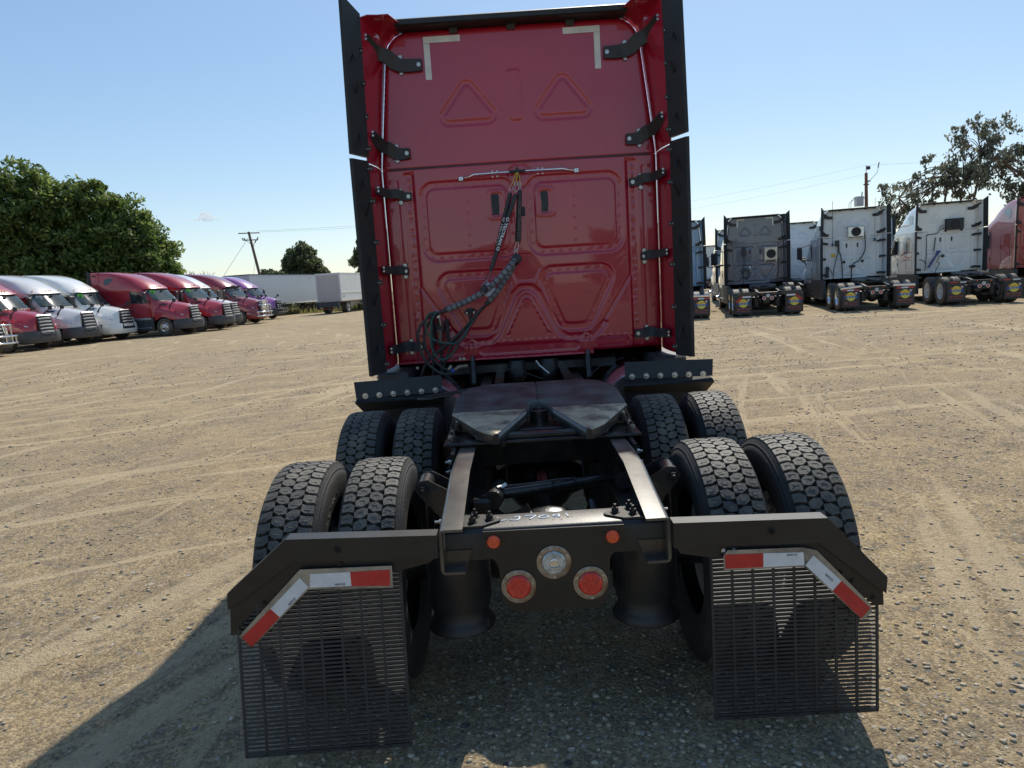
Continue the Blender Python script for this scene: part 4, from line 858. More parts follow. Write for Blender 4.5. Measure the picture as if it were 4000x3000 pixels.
# gusset plates with bolts on the crossmember, hand-painted number
for sx in (-1, 1):
    g = H('gusset_plate', MB().prism([(sx*0.416, -0.44), (sx*0.27, -0.44), (sx*0.20, -0.505), (sx*0.205, -0.525), (sx*0.27, -0.575), (sx*0.416, -0.575)], 0.8755, 0.8835, 'xy'), ARM)
    for (x, y) in ((0.305, -0.47), (0.31, -0.535), (0.245, -0.508)): bolt(g, (sx*x, y, 0.8835), (0, 0, 1), BBOLT, 0.0135, 0.020)
num = MB()
for s_ in ([(-.215, -.472), (-.223, -.512), (-.178, -.506)], [(-.150, -.478), (-.128, -.474), (-.133, -.508), (-.150, -.515), (-.165, -.505)], [(-.108, -.472), (-.066, -.470), (-.075, -.492), (-.088, -.512)],
           [(-.035, -.475), (-.052, -.490), (-.044, -.508), (-.022, -.504), (-.014, -.488), (-.028, -.474), (-.035, -.475)], [(.026, -.480), (.010, -.478), (.004, -.490), (.018, -.497), (.028, -.486), (.026, -.472), (.028, -.508)], [(.056, -.470), (.062, -.508)]):
    num.tube([(x, y, 0.8765) for x, y in curve_pts([(a, b, 0) for a, b in s_], 4) and [(p.x, p.y) for p in curve_pts([(a, b, 0) for a, b in s_], 4)]], 0.0034, 5)
H('painted_number', num, WTEXT)
for (x, y) in ((-.005, -.462), (.028, -.462), (-.03, -.497), (.002, -.53), (.035, -.532), (.075, -.505)): H('hole', lambda: MB().lathe([(0.0045, 0), (0, 0.0006)], 12, 'z'), BLKP, loc=(x, y, 0.8752), key='hl2')
# torque rod
tr = H('torque_rod', MB().tube([(-0.225, 0.13, 0.79), (0.39, 0.33, 0.785)], 0.027, 14).tube([(-0.255, 0.03, 0.79), (-0.225, 0.23, 0.79)], 0.045, 16).tube([(0.39, 0.25, 0.785), (0.40, 0.41, 0.785)], 0.045, 16), FRAME, smooth=45)
for t in (0.42, 0.60, 0.82): H('clamp', MB().tube([(-0.225+0.615*t-0.005, 0.13+0.2*t-0.002, 0.79), (-0.225+0.615*t+0.008, 0.13+0.2*t+0.002, 0.79)], 0.032, 12), BBOLT, tr)
H('torque_bracket', MB().sweep(curve_pts([(-0.30, 0.10, 0.80), (-0.27, 0.08, 0.74), (-0.20, 0.03, 0.70), (-0.08, 0.0, 0.745)], 5), [0.05]*15+[0.07], 0.02, (0, -1, 0.3)).box(-0.36, -0.26, 0.02, 0.2, 0.70, 0.80, 0.015), FRAME)
H('rod_hose', MB().tube(curve_pts([(-0.20, 0.12, 0.83), (-0.05, 0.16, 0.825), (0.1, 0.22, 0.82), (0.2, 0.26, 0.80)], 5), 0.006, 6), HOSE)
H('fitting', MB().tube([(-0.215, 0.10, 0.83), (-0.19, 0.11, 0.84)], 0.012, 8).tube([(-0.235, 0.08, 0.835), (-0.215, 0.10, 0.835)], 0.009, 6), BOLT)
for pts, r in (([(0, 0.93, 0.93), (-0.10, 0.85, 0.93), (-0.17, 0.80, 0.90), (-0.20, 0.75, 0.80), (-0.20, 0.7, 0.66)], 0.007), ([(0.05, 0.93, 0.93), (0.13, 0.87, 0.93), (0.20, 0.80, 0.88), (0.225, 0.72, 0.78), (0.23, 0.68, 0.64)], 0.007),
               ([(-0.01, 0.92, 0.96), (-0.10, 0.88, 0.92), (-0.22, 0.84, 0.90), (-0.32, 0.80, 0.89)], 0.004), ([(0.08, 0.93, 0.965), (0.2, 0.9, 0.93), (0.34, 0.85, 0.92)], 0.004), ([(-0.12, 0.90, 0.945), (-0.25, 0.85, 0.92), (-0.36, 0.70, 0.87)], 0.004), ([(0.21, 0.1, 0.74), (0.22, -0.1, 0.66), (0.21, -0.3, 0.55), (0.18, -0.45, 0.5)], 0.014)):
    H('brake_line', MB().tube(curve_pts(pts, 6), r, 6), HOSE)
H('height_valve', MB().box(-0.04, 0.05, 0.87, 0.93, 0.885, 0.93, 0.008).lathe([(0.022, 0.93), (0.02, 0.96), (0, 0.965)], 6, 'z', (0.0, 0.90, 0)), FRAME)
# dampers beside the rails
for sx in (-1, 1):
    d = H('damper', MB().tube([(sx*0.545, -0.13, 0.915), (sx*0.548, -0.0, 0.915)], 0.036, 16).tube([(sx*0.55, -0.05, 0.90), (sx*0.57, -0.02, 0.40)], [0.03, 0.034], 12), FRAME, smooth=45)
    for y in (-0.145, 0.012): H('damper_bracket', MB().prism([(sx*0.431, 0.80), (sx*0.431, 0.90), (sx*0.525, 0.955), (sx*0.565, 0.95), (sx*0.585, 0.915), (sx*0.565, 0.88), (sx*0.48, 0.78)], y-0.004, y+0.004), FRAME, d)
    bolt(d, (sx*0.548, -0.150, 0.915), BACK, BBOLT, 0.018, 0.022)
    for (y, z) in ((-0.10, 0.86), (-0.36, 0.835)): bolt(d, (sx*0.432, y, z), (0, sx*PI/2, 0), BOLT, 0.012, 0.028)
    # bent lower rail end tabs
    H('rail_tab', MB().prism([(sx*0.425, 0.73), (sx*0.34, 0.726), (sx*0.315, 0.80), (sx*0.425, 0.80)], -0.60, -0.59), FRAME)
    # quarter fenders ahead of the front drive tyres
    s0 = 0.0 if sx < 0 else 0.012
    q = H('quarter_fender', MB().add([(sx*0.675, 2.03, 1.035), (sx*1.30, 2.03, 1.025), (sx*1.31, 1.96, 1.01), (sx*1.325, 1.97, 0.985), (sx*1.29, 2.07, 0.90), (sx*1.24, 2.12, 0.55), (sx*0.70, 2.12, 0.55), (sx*0.68, 2.07, 0.92), (sx*0.66, 1.97, 0.99)], [(0, 1, 2, 3, 8), (3, 4, 7, 8), (4, 5, 6, 7)]).prism([(sx*0.68, 1.02), (sx*1.29, 1.01), (sx*1.27, 0.52), (sx*0.70, 0.52)], 2.08, 2.09), BRUB)
    H('fender_sheet', MB().add([(sx*0.675, 1.985, 1.03+s0), (sx*1.315, 1.985, 1.015+s0), (sx*1.33, 2.02, 1.135+s0), (sx*0.68, 2.02, 1.15+s0), (sx*0.675, 1.993, 1.03+s0), (sx*1.315, 1.993, 1.015+s0), (sx*1.33, 2.028, 1.135+s0), (sx*0.68, 2.028, 1.15+s0)], [(0, 1, 2, 3), (7, 6, 5, 4), (0, 4, 5, 1), (1, 5, 6, 2), (2, 6, 7, 3), (3, 7, 4, 0)]), BRUB, q)
    for i in range(6):
        t = i/5; part('fender_bolt', lambda: MB().lathe([(0.0215, 0), (0.0215, 0.003), (0.012, 0.0032), (0.011, 0.007), (0.005, 0.009), (0, 0.009)], 16, 'z'), BOLT, q, key='fb', loc=(sx*(0.725+0.52*t), 1.984, 1.045-0.012*t+s0), rot=BACK)
    H('cab_step', MB().box(min(sx*1.02, sx*1.28), max(sx*1.02, sx*1.28), 2.62, 3.3, 1.02, 1.12, 0.02), BLK)
    H('fuel_tank', MB().lathe([(0, 2.45), (0.30, 2.46), (0.33, 2.50), (0.33, 4.6), (0.30, 4.64), (0, 4.65)], 28, 'y', (sx*0.86, 0, 0.72)), ALU, smooth=40)
    st = H('cab_damper', MB().tube([(sx*0.50, 2.93, 1.13), (sx*0.50, 2.85, 0.95)], 0.028, 10).tube([(sx*0.50, 2.94, 1.18), (sx*0.50, 2.92, 1.10)], 0.018, 8), FRAME)
    H('cab_air_spring', MB().lathe([(0.07, 1.12), (0.085, 1.08), (0.085, 0.98), (0.06, 0.94)], 16, 'z', (sx*0.14+0.02, 3.0, 0)), BAG)
H('cab_support', MB().box(-0.75, 0.75, 2.98, 3.1, 1.02, 1.10, 0.01).box(-0.42, 0.42, 3.6, 3.64, 0.7, 1.1).box(0.25, 0.32, 2.3, 3.0, 0.98, 1.03).box(-0.30, -0.23, 2.3, 3.0, 0.98, 1.03), FRAME)
H('inner_firewall', MB().box(-1.0, 1.0, 3.6, 3.62, 0.45, 1.1), BRUB)
H('white_rod', MB().tube([(0.05, 2.9, 1.115), (0.075, 2.84, 1.08), (0.15, 2.75, 1.02)], 0.006, 6), WTEXT)
for pts in ([(0.1, 2.6, 0.99), (-0.1, 2.7, 1.06), (-0.25, 2.8, 1.08)], [(0.45, 2.6, 0.98), (0.6, 2.75, 1.06), (0.8, 2.85, 1.10)]): H('air_line', MB().tube(curve_pts(pts, 5), 0.004, 5), HOSE)
H('lower_cable', MB().tube(curve_pts([(-0.42, 1.95, 1.05), (-0.60, 1.75, 1.055), (-0.78, 1.50, 1.065), (-0.70, 1.42, 1.07), (-0.64, 1.55, 1.06), (-0.5, 1.8, 1.05)], 6), 0.007, 6), HOSE)
# hose bar, springs, wrapped hoses
bar = H('hose_bar', MB().tube([(-0.475, YW-0.02, 2.683), (-0.42, YW-0.05, 2.688), (-0.38, YW-0.075, 2.700), (-0.02, YW-0.08, 2.702), (0.36, YW-0.075, 2.702), (0.41, YW-0.045, 2.694), (0.465, YW-0.02, 2.688)], 0.0095, 10), CHROME, smooth=45)
for x, z in ((-0.492, 2.68), (0.478, 2.688)):
    e = H('bar_end', MB().box(x-0.02, x+0.02, YW-0.03, YW-0.012, z-0.018, z+0.018, 0.004), ALU, bar); bolt(e, (x, YW-0.03, z), BACK, BOLT, 0.007, 0.004)
for x in (-0.225, -0.185, 0.155, 0.195):
    for z in (2.683, 2.724): H('rivet', lambda: MB().lathe([(0.009, 0), (0.007, 0.005), (0, 0.007)], 10, 'z'), WTEXT, bar, key='rv', loc=(x, YW-0.008, z), rot=BACK)
H('bar_slider', MB().tube([(-0.085, YW-0.08, 2.702), (0.05, YW-0.08, 2.703)], 0.0125, 10).box(-0.03, -0.005, YW-0.105, YW-0.06, 2.64, 2.725, 0.004).box(-0.022, -0.012, YW-0.09, YW-0.08, 2.72, 2.745), BLK, bar)
YH = 2.78
def ring(p0, p1, r, m, wid=0.014):
    a, b = Vector(p0), Vector(p1); d = (b-a); L = d.length; d.normalize(); s = d.cross(Vector((0, 1, 0))).normalized()*wid
    P = [a+s*math.sin(t)+d*(L/2-L/2*math.cos(t)) for t in LS(0, 2*PI, 17)[:-1]]
    return MB().tube(P, r, 5, closed=True)
for (p0, p1, m) in (((-.020, YH+.05, 2.685), (-.055, YH+.02, 2.585), YSTICK), ((-.020, YH+.05, 2.685), (-.010, YH, 2.575), YSTICK), ((-.045, YH, 2.61), (-.088, YH, 2.535), BOLT), ((-.012, YH, 2.60), (-.040, YH-.02, 2.525), BOLT), ((-.010, YH, 2.61), (-.006, YH, 2.545), BOLT),
                    ((-.050, YH, 2.125), (-.068, YH, 2.045), BOLT), ((-.068, YH, 2.07), (-.073, YH, 2.0), BOLT), ((-.285, YH-.06, 1.895), (-.345, YH-.08, 1.78), HOSE), ((-.315, YH-.08, 1.82), (-.365, YH-.09, 1.765), BOLT)):
    H('snap_hook', ring(p0, p1, 0.0032, m), m)
def tender(p0, p1, r, lettering, m):
    a, b = Vector(p0), Vector(p1); o = H('hose_spring', MB().tube([a, a.lerp(b, 0.03), a.lerp(b, 0.5), a.lerp(b, 0.97), b], [r*0.8, r, r*1.05, r, r*0.85], 12), HOSE, smooth=45)
    if lettering:
        d = (b-a).normalized(); nrm = Vector((0, -1, 0)); nrm = (nrm-d*nrm.dot(d)).normalized(); u = nrm.cross(d)
        c = a.lerp(b, lettering); Mx = Matrix((d, u, nrm)).transposed().to_4x4(); Mx.translation = c+nrm*(r+0.0012)
        text('spring_lettering', 'O TECTRAN O', 0.034, m, o, Mx, bold=0.0008, sx=1.25)
tender((-0.083, YH, 2.522), (-0.235, YH+0.02, 2.05), 0.017, 0.70, WTEXT); tender((-0.042, YH-0.02, 2.505), (-0.286, YH-0.05, 1.90), 0.018, 0.52, WTEXT); tender((-0.008, YH, 2.538), (-0.040, YH+0.02, 2.125), 0.019, 0.55, GTEXT); tender((-0.020, YH+0.05, 2.45), (-0.056, YH+0.05, 2.13), 0.016, 0, GTEXT)
def wrapped(pts, r, name='wrapped_hoses'):
    P = curve_pts(pts, 8); core = H(name, MB().tube(P, r*0.82, 10), HOSE, smooth=50)
    seg = MB(); Lc = 0; acc = [0]
    for i in range(len(P)-1): acc.append(acc[-1]+(P[i+1]-P[i]).length)
    step = 0.046; t = 0
    def at(s_):
        i = max(0, min(len(P)-2, int(np.searchsorted(acc, s_))-1)); k = (s_-acc[i])/(acc[i+1]-acc[i]+1e-9); return P[i].lerp(P[i+1], min(max(k, 0), 1))
    while t+0.036 < acc[-1]:
        seg.tube([at(t), at(t+0.018), at(t+0.036)], [r*0.98, r*1.03, r*0.97], 12); t += step
    H('spiral_wrap', seg, GREYHOSE, core, smooth=50)
wrapped([(-.075, YH-.05, 1.985), (-.14, YH-.10, 1.91), (-.235, YH-.12, 1.82), (-.33, YH-.12, 1.745), (-.45, YH-.11, 1.685), (-.57, YH-.09, 1.638), (-.69, YH-.07, 1.597)], 0.026)
wrapped([(-.070, YH, 1.975), (-.12, YH, 1.89), (-.18, YH, 1.81), (-.25, YH, 1.725), (-.345, YH, 1.625)], 0.025)
H('hose_collar', MB().tube([(-.055, YH-.02, 2.0), (-.085, YH-.05, 1.965)], 0.042, 8).box(-0.11, -0.04, YH-.04, YH, 1.965, 1.985, 0.006), BLK)
H('work_lamp', MB().lathe([(0.055, 0), (0.06, 0.02), (0.05, 0.035), (0, 0.036)], 24, 'y', (0, 0, 0), T=Matrix.Translation((-0.32, YW-0.045, 1.745)) @ Matrix.Rotation(PI, 4, 'Z')), PWHI)
H('hose_clip', MB().tube([(-.355, YH-.12, 1.74), (-.325, YH-.13, 1.775)], 0.034, 10), BLK)
for pts, m, r, nm in (([(-.69, YH-.07, 1.597), (-.765, YH-.07, 1.575), (-.84, YH-.08, 1.54), (-.915, YH-.08, 1.45), (-.925, YH-.06, 1.34), (-.885, YH-.05, 1.20), (-.80, YH-.03, 1.10), (-.72, YH-.02, 1.065), (-.655, YH, 1.09)], HOSE, .0125, 'air_hose'),
                      ([(-.68, YH-.05, 1.60), (-.77, YH-.05, 1.56), (-.86, YH-.05, 1.45), (-.88, YH-.04, 1.33), (-.84, YH-.02, 1.22), (-.76, YH, 1.13), (-.69, YH+.02, 1.08)], HOSE, .0115, 'air_hose'),
                      ([(-.345, YH, 1.625), (-.42, YH, 1.56), (-.52, YH-.01, 1.455), (-.645, YH-.03, 1.35), (-.78, YH-.03, 1.255), (-.885, YH, 1.16), (-.94, YH+.05, 1.06)], HOSE, .012, 'air_hose'),
                      ([(-.355, YH+.02, 1.615), (-.45, YH+.02, 1.52), (-.56, YH+.02, 1.41), (-.66, YH+.02, 1.29), (-.72, YH+.04, 1.18), (-.76, YH+.06, 1.07)], HOSE, .0105, 'air_hose'),
                      ([(-.375, YH, 1.60), (-.48, YH-.02, 1.50), (-.60, YH-.01, 1.38), (-.74, YH, 1.27), (-.85, YH+.03, 1.20)], HOSE, .010, 'air_hose'),
                      ([(-.765, YH-.09, 1.592), (-.82, YH-.1, 1.575), (-.85, YH-.1, 1.49), (-.835, YH-.1, 1.41), (-.77, YH-.1, 1.355), (-.67, YH-.09, 1.325), (-.59, YH-.08, 1.335), (-.525, YH-.04, 1.395), (-.495, YH+.05, 1.47), (-.492, YH+.08, 1.53)], GREENH, .0085, 'green_cable'),
                      ([(-.755, YH-.09, 1.595), (-.80, YH-.1, 1.52), (-.815, YH-.1, 1.38), (-.81, YH-.09, 1.28), (-.765, YH-.08, 1.205), (-.70, YH-.07, 1.20), (-.63, YH-.06, 1.26), (-.58, YH-.05, 1.34), (-.52, YH-.03, 1.42), (-.42, YH, 1.55)], GREENH, .0085, 'green_cable')):
    H(nm, MB().tube(curve_pts(pts, 6), r, 8), m, smooth=50)
H('glad_hand', MB().box(-.775, -.735, YH+.0, YH+.1, 1.53, 1.60, .012).tube([(-.755, YH+.02, 1.54), (-.75, YH+.04, 1.47)], .022, 10), ALU)
H('hose_mount', MB().box(-.835, -.80, YH+.08, YH+.14, 1.30, 1.56, .008).box(-.79, -.72, YH+.05, YH+.13, 1.41, 1.50, .01).box(-.71, -.68, YH+.1, YH+.15, 1.33, 1.52, .008).tube([(-.76, YH+.04, 1.42), (-.755, YH+.06, 1.30)], .018, 8), BLK)
H('glad_hand', MB().tube([(-.757, YH+.03, 1.435), (-.752, YH+.05, 1.33)], [.024, .015], 10), RUST)
for x in (-.75, -.82): H('supply_hose', MB().tube(curve_pts([(x, YH+.08, 1.33), (x-.01, YH+.09, 1.2), (x-.03, YH+.14, 1.05)], 4), .012, 8), HOSE)
H('hose_fitting', MB().tube([(-.655, YH, 1.09), (-.62, YH+.02, 1.11), (-.54, YH+.05, 1.115)], [.016, .02, .018], 8).tube([(-.70, YH+.02, 1.095), (-.675, YH+.03, 1.125)], .018, 8), RUST); H('blue_fitting', MB().tube([(-.672, YH-.002, 1.082), (-.655, YH, 1.090)], .0165, 10), BLUEP)
sk = H('cable_socket', MB().prism([(-.535, 1.55), (-.545, 1.565), (-.52, 1.595), (-.46, 1.597), (-.435, 1.57), (-.45, 1.55)], YW-.05, YW-.005).box(-.52, -.465, YW-.075, YW-.045, 1.565, 1.60, .008), BLK)
H('plug', MB().tube([(-.49, YH+.09, 1.565), (-.491, YH+.08, 1.52)], [.018, .014], 10), HOSE, sk)
for x in (-.518, -.458): bolt(sk, (x, YW-.051, 1.563), BACK, BOLT, .006, .003)
H('small_box', MB().box(-.012, .03, YW-.03, YW, 2.345, 2.42, .006), BLK)
H('floor_bolt', MB().lathe([(0.014, 0), (0.014, .004), (0, .008)], 10, 'y', (-.985, YW-.02, 1.11)), BOLT)
for x in (-.61, -.575): bolt(hero, (x, YW-.002, 1.165), BACK, BOLT, .009, .005)

# ------------------------------------------------------------------ parked tractors on the right, tails towards the camera
def extras_hoses(root, pts, r=0.02, m=HOSE, name='cab_hose'): return part(name, MB().tube(curve_pts(pts, 5), r, 6), m, root, smooth=50)
def condenser(root, x, z, w, h, body, fan=0.16):
    c = part('air_conditioner', MB().box(x-w/2, x+w/2, YW-0.20, YW-0.01, z-h/2, z+h/2, 0.02).box(x-w/2-0.01, x+w/2+0.01, YW-0.21, YW-0.01, z+h/2, z+h/2+0.02, 0.006).box(x-w/2, x-w/2+0.06, YW-0.1, YW, z-h/2-0.06, z-h/2, 0.01).box(x+w/2-0.06, x+w/2, YW-0.1, YW, z-h/2-0.06, z-h/2, 0.01), body, root)
    part('fan_guard', MB().lathe([(fan, 0), (fan, 0.02), (fan*0.9, 0.025), (fan*0.88, 0.008), (0.06, 0.008), (0.055, 0.03), (0, 0.03)], 28, 'z'), BLKP if body is not BLK else BRUB, c, loc=(x, YW-0.205, z), rot=BACK)
    f = MB()
    for k in range(7):
        a = 2*PI*k/7; f.box(0.05, fan*0.86, -0.02, 0.02, 0.010, 0.014, 0, Matrix.Rotation(a, 4, 'Z') @ Matrix.Rotation(0.4, 4, 'X'))
    part('fan_blades', f, BLK, c, loc=(x, YW-0.206, z), rot=BACK); return c
RG = 'sleeper tractors parked in a row with tails to the camera'
def rear_truck(x, y, deg, m, label, style='bent', rimm=ALU, front=True, group=RG, low=None):
    r = empty('semi_truck', (x, y, 0), -math.radians(deg), label, 'truck', group)
    chassis(r, False, rimm); cab(r, m, False, low=low, front=front)
    for sx in (-1, 1):
        if style == 'bent':
            h = bent_hanger(r, sx, False); solid_flap(r, sx*0.90, 0.76, 0.03*sx)
            part('reflective_tape', lambda: quad_strip(sx*0.62, .765, sx*0.93, .765, sx*0.93, .705, sx*0.62, .705, -0.715), TAPEW, h, key=('bt1', sx)); part('reflective_tape', lambda: quad_strip(sx*0.95, .765, sx*0.93, .705, sx*1.15, .52, sx*1.18, .575, -0.717), TAPER, h, key=('bt2', sx))
        elif style == 'chrome':
            h = part('flap_hanger', lambda: MB().box(-0.36, 0.36, -0.05, 0.03, -0.045, 0.045, 0.02), CHROME, r, key='ch', loc=(sx*0.88, -0.67, 0.86), rot=(0, -0.09 if sx < 0 else 0.02, 0))
            part('hanger_mount', lambda: MB().box(min(sx*0.43, sx*0.6), max(sx*0.43, sx*0.6), -0.64, -0.60, 0.80, 0.86, 0.01), FRAME, r, key=('hm2', sx))
            f = solid_flap(r, sx*0.90, 0.80, -0.10 if sx < 0 else -0.05, 0.06 if sx < 0 else 0)
            for a, b, mm in ((-0.29, -0.12, TAPER), (-0.12, 0.1, TAPEW), (0.1, 0.29, TAPER)): part('reflective_tape', lambda: quad_strip(a, -0.005, b, -0.005, b, -0.055, a, -0.055, -0.008), mm, f, key=('ct', a))
        else:
            h = part('flap_hanger', lambda: MB().prism([(sx*0.43, 0.875), (sx*1.22, 0.875), (sx*1.22, 0.80), (sx*0.43, 0.80)], -0.692, -0.625), FRAME, r, key=('st', sx)); solid_flap(r, sx*0.92, 0.80, 0.0)
            for a, b, mm in ((0.60, 0.80, TAPEW if sx < 0 else TAPER), (0.88, 1.12, TAPER if sx < 0 else TAPEW)): part('reflective_tape', lambda: quad_strip(sx*a, .845, sx*b, .845, sx*b, .80, sx*a, .80, -0.694), mm, h, key=('stt', sx, a))
    return r
gr = rear_truck(9.38, 23.9, 11.5, GREY, 'dark grey sleeper tractor with cream air conditioner on its back wall', 'bent', ALU, low=SKIRT)
condenser(gr, 0.60, 2.33, 0.50, 0.50, CREAMP, 0.18)
extras_hoses(gr, [(-.45, 2.9, 2.55), (-.46, 2.88, 2.2), (-.45, 2.86, 1.95), (-.55, 2.8, 1.7), (-.5, 2.78, 1.45), (-.35, 2.8, 1.4), (-.30, 2.8, 1.6), (-.42, 2.8, 1.8), (-.52, 2.8, 1.6), (-.5, 2.85, 1.2)], .014)
part('hose_bracket', MB().box(-.54, -.38, 2.88, 2.95, 2.3, 2.66, .02), BLK, gr); part('cable_coil', MB().tube([(-.37+.13*math.cos(t), 2.84, 1.55+.19*math.sin(t)) for t in LS(0, 6.28, 20)[:-1]], .013, 6, closed=True), HOSE, gr)
extras_hoses(gr, [(.78, 2.9, 2.2), (.92, 2.88, 2.1), (.9, 2.9, 1.6), (.8, 2.9, 1.2)], .012); part('round_badge', MB().lathe([(.045, 0), (0, .006)], 16, 'z'), PWHI, gr, loc=(-.22, YW-.02, 1.82), rot=BACK)
wa = rear_truck(13.05, 23.2, 12, GWHITE, 'white sleeper tractor with pale condenser and two whip antennas on its back wall', 'chrome', ALU, low=SKIRT)
condenser(wa, 0.10, 2.98, 0.62, 0.42, ALU, 0.18)
extras_hoses(wa, [(.40, 2.85, 3.05), (.46, 2.85, 2.6), (.44, 2.85, 2.2), (.25, 2.84, 1.85), (-.02, 2.84, 1.65), (-.05, 2.84, 1.15)], .022)
extras_hoses(wa, [(-.52, 2.86, 2.2), (-.6, 2.84, 2.05), (-.72, 2.84, 1.5), (-.74, 2.84, 1.15)], .018); extras_hoses(wa, [(-.52, 2.86, 2.2), (-.46, 2.84, 2.05), (-.40, 2.84, 1.5), (-.40, 2.84, 1.12)], .022); extras_hoses(wa, [(-1.0, 2.86, 1.65), (-.9, 2.84, 1.6), (-.8, 2.84, 1.4), (-.74, 2.84, 1.3)], .012)
part('hose_bracket', MB().box(-.66, -.50, 2.86, 2.95, 2.45, 2.68, .02).box(-.56, -.50, 2.86, 2.93, 2.2, 2.5, .01), BLK, wa)
for x, z in ((-.78, 2.5), (.80, 2.6)): part('whip_antenna', MB().tube([(x, 2.80, z), (x, 2.80, 4.25)], .008, 5).lathe([(0, z-.06), (.045, z), (.02, z+.1)], 10, 'z', (x, 2.80, 0)).box(x-.015, x+.015, 2.80, 2.95, z-.02, z+.02), BLK, wa)
part('yellow_sticker', MB().box(-.80, -.64, YW-.012, YW-.010, 2.02, 2.16), YSTICK, wa); part('yellow_sticker', MB().box(-.06, -.01, YW-.012, YW-.010, 1.83, 1.88), YSTICK, wa)
for x in (-.32, .38): part('round_badge', lambda: MB().lathe([(.06, 0), (.06, .012), (.04, .014), (.04, .006), (0, .006)], 18, 'z'), BLK, wa, key='rb2', loc=(x, YW-.02, 1.80), rot=BACK)
part('hose_valve', MB().box(-.12, .10, 2.84, 2.94, 1.56, 1.66, .02).box(-1.02, -.90, 2.84, 2.92, 1.2, 1.65, .02), BLK, wa)
wg = rear_truck(16.75, 23.0, 11.5, WHITE, 'white sleeper tractor with black condenser and red swoosh stripes on its side', 'straight', WRIM, low=WHITE)
condenser(wg, 0.25, 3.02, 0.64, 0.42, BLK, 0.16)
extras_hoses(wg, [(-.05, 2.88, 2.92), (-.25, 2.88, 2.85), (-.35, 2.9, 2.72), (-.6, 2.92, 2.68), (-.72, 2.92, 2.66), (-.72, 2.92, 2.2), (-.74, 2.92, 1.5)], .014); extras_hoses(wg, [(-.12, 2.86, 3.02), (-.22, 2.86, 2.98), (-.3, 2.86, 2.9)], .012)
coil = []; A_, B_ = Vector((-.30, 2.80, 2.0)), Vector((-.68, 2.82, 1.35))
for i in range(200):
    t = i/199; c = A_.lerp(B_, t); a = t*2*PI*18; coil.append(c+Vector((.055*math.cos(a), .04*math.sin(a), .02*math.cos(a))))
part('coiled_air_line', MB().tube(coil, .010, 4), COILB, wg); extras_hoses(wg, [(-.40, 2.93, 2.55), (-.44, 2.9, 2.2), (-.47, 2.88, 2.0)], .018)
extras_hoses(wg, [(-.35, 2.8, 1.95), (-.3, 2.8, 1.75), (-.38, 2.8, 1.6), (-.28, 2.8, 1.5), (-.36, 2.8, 1.35), (-.44, 2.8, 1.15)], .014); extras_hoses(wg, [(-1.0, 2.86, 1.7), (-.85, 2.84, 1.65), (-.78, 2.84, 1.5), (-.8, 2.84, 1.25)], .014)
part('hose_block', MB().box(-.40, -.24, 2.78, 2.86, 1.95, 2.02, .02), COILB, wg); part('round_badge', MB().lathe([(.08, 0), (.05, .01), (0, .01)], 18, 'z'), SKIRT, wg, loc=(-.12, YW-.02, 1.80), rot=BACK, scale=(1, .75, 1))
def swoosh(root, pts, w):
    mb = MB(); v = []; f = []; P = curve_pts([(0, a, b) for a, b in pts], 6); n = len(P)
    for i, p in enumerate(P):
        ww = w*math.sin(PI*(i+0.3)/(n-0.4)); v += [(-(sidex(p.y, p.z)+.005), p.y, p.z+ww/2), (-(sidex(p.y, p.z)+.005), p.y, p.z-ww/2)]
    for i in range(n-1): f.append((2*i, 2*i+1, 2*i+3, 2*i+2))
    part('side_stripe', mb.add(v, f), TAPER, root)
for pts, w in (([(3.2, 2.05), (3.6, 2.0), (4.2, 2.02), (4.6, 1.85), (4.85, 1.6)], .07), ([(3.2, 1.88), (3.6, 1.80), (4.1, 1.86), (4.5, 1.75)], .06), ([(3.2, 1.70), (3.8, 1.72), (4.4, 1.70), (4.8, 1.5)], .05), ([(3.4, 3.2), (4.0, 3.12), (4.6, 3.15), (5.0, 3.05)], .05)): swoosh(wg, pts, w)
part('sleeper_window', lambda: side_patch([(3.5, 1.98), (3.95, 1.98), (3.95, 2.62), (3.5, 2.62)], 0.006, -1), DGLASS, wg)
rr_ = rear_truck(20.3, 22.4, 12, RED2, 'bright red sleeper tractor cut off by the right edge of the photo', 'bent', ALU)
bl = rear_truck(6.12, 24.5, 11.5, BLUE, 'light blue sleeper tractor half hidden behind the big dark red one', 'chrome', ALU)
part('paper_notice', MB().box(.62, .78, YW-.014, YW-.011, 3.3, 3.7), PWHI, bl)
RB = 'white tractors parked in the second row behind'
for (x, y, d, lab) in ((13.6, 30.4, 10, 'white tractor in the second row showing between the grey and the antenna tractor'), (11.45, 32.5, 11, 'white tractor in the second row peeping out left of the grey tractor'), (15.9, 55.5, 10, 'small far white tractor seen between the light blue and grey tractors'), (17.7, 31.4, 10, 'white tractor in the second row showing between the two front white tractors')):
    rear_truck(x, y, d, GWHITE, lab, 'bent', ALU, group=RB)

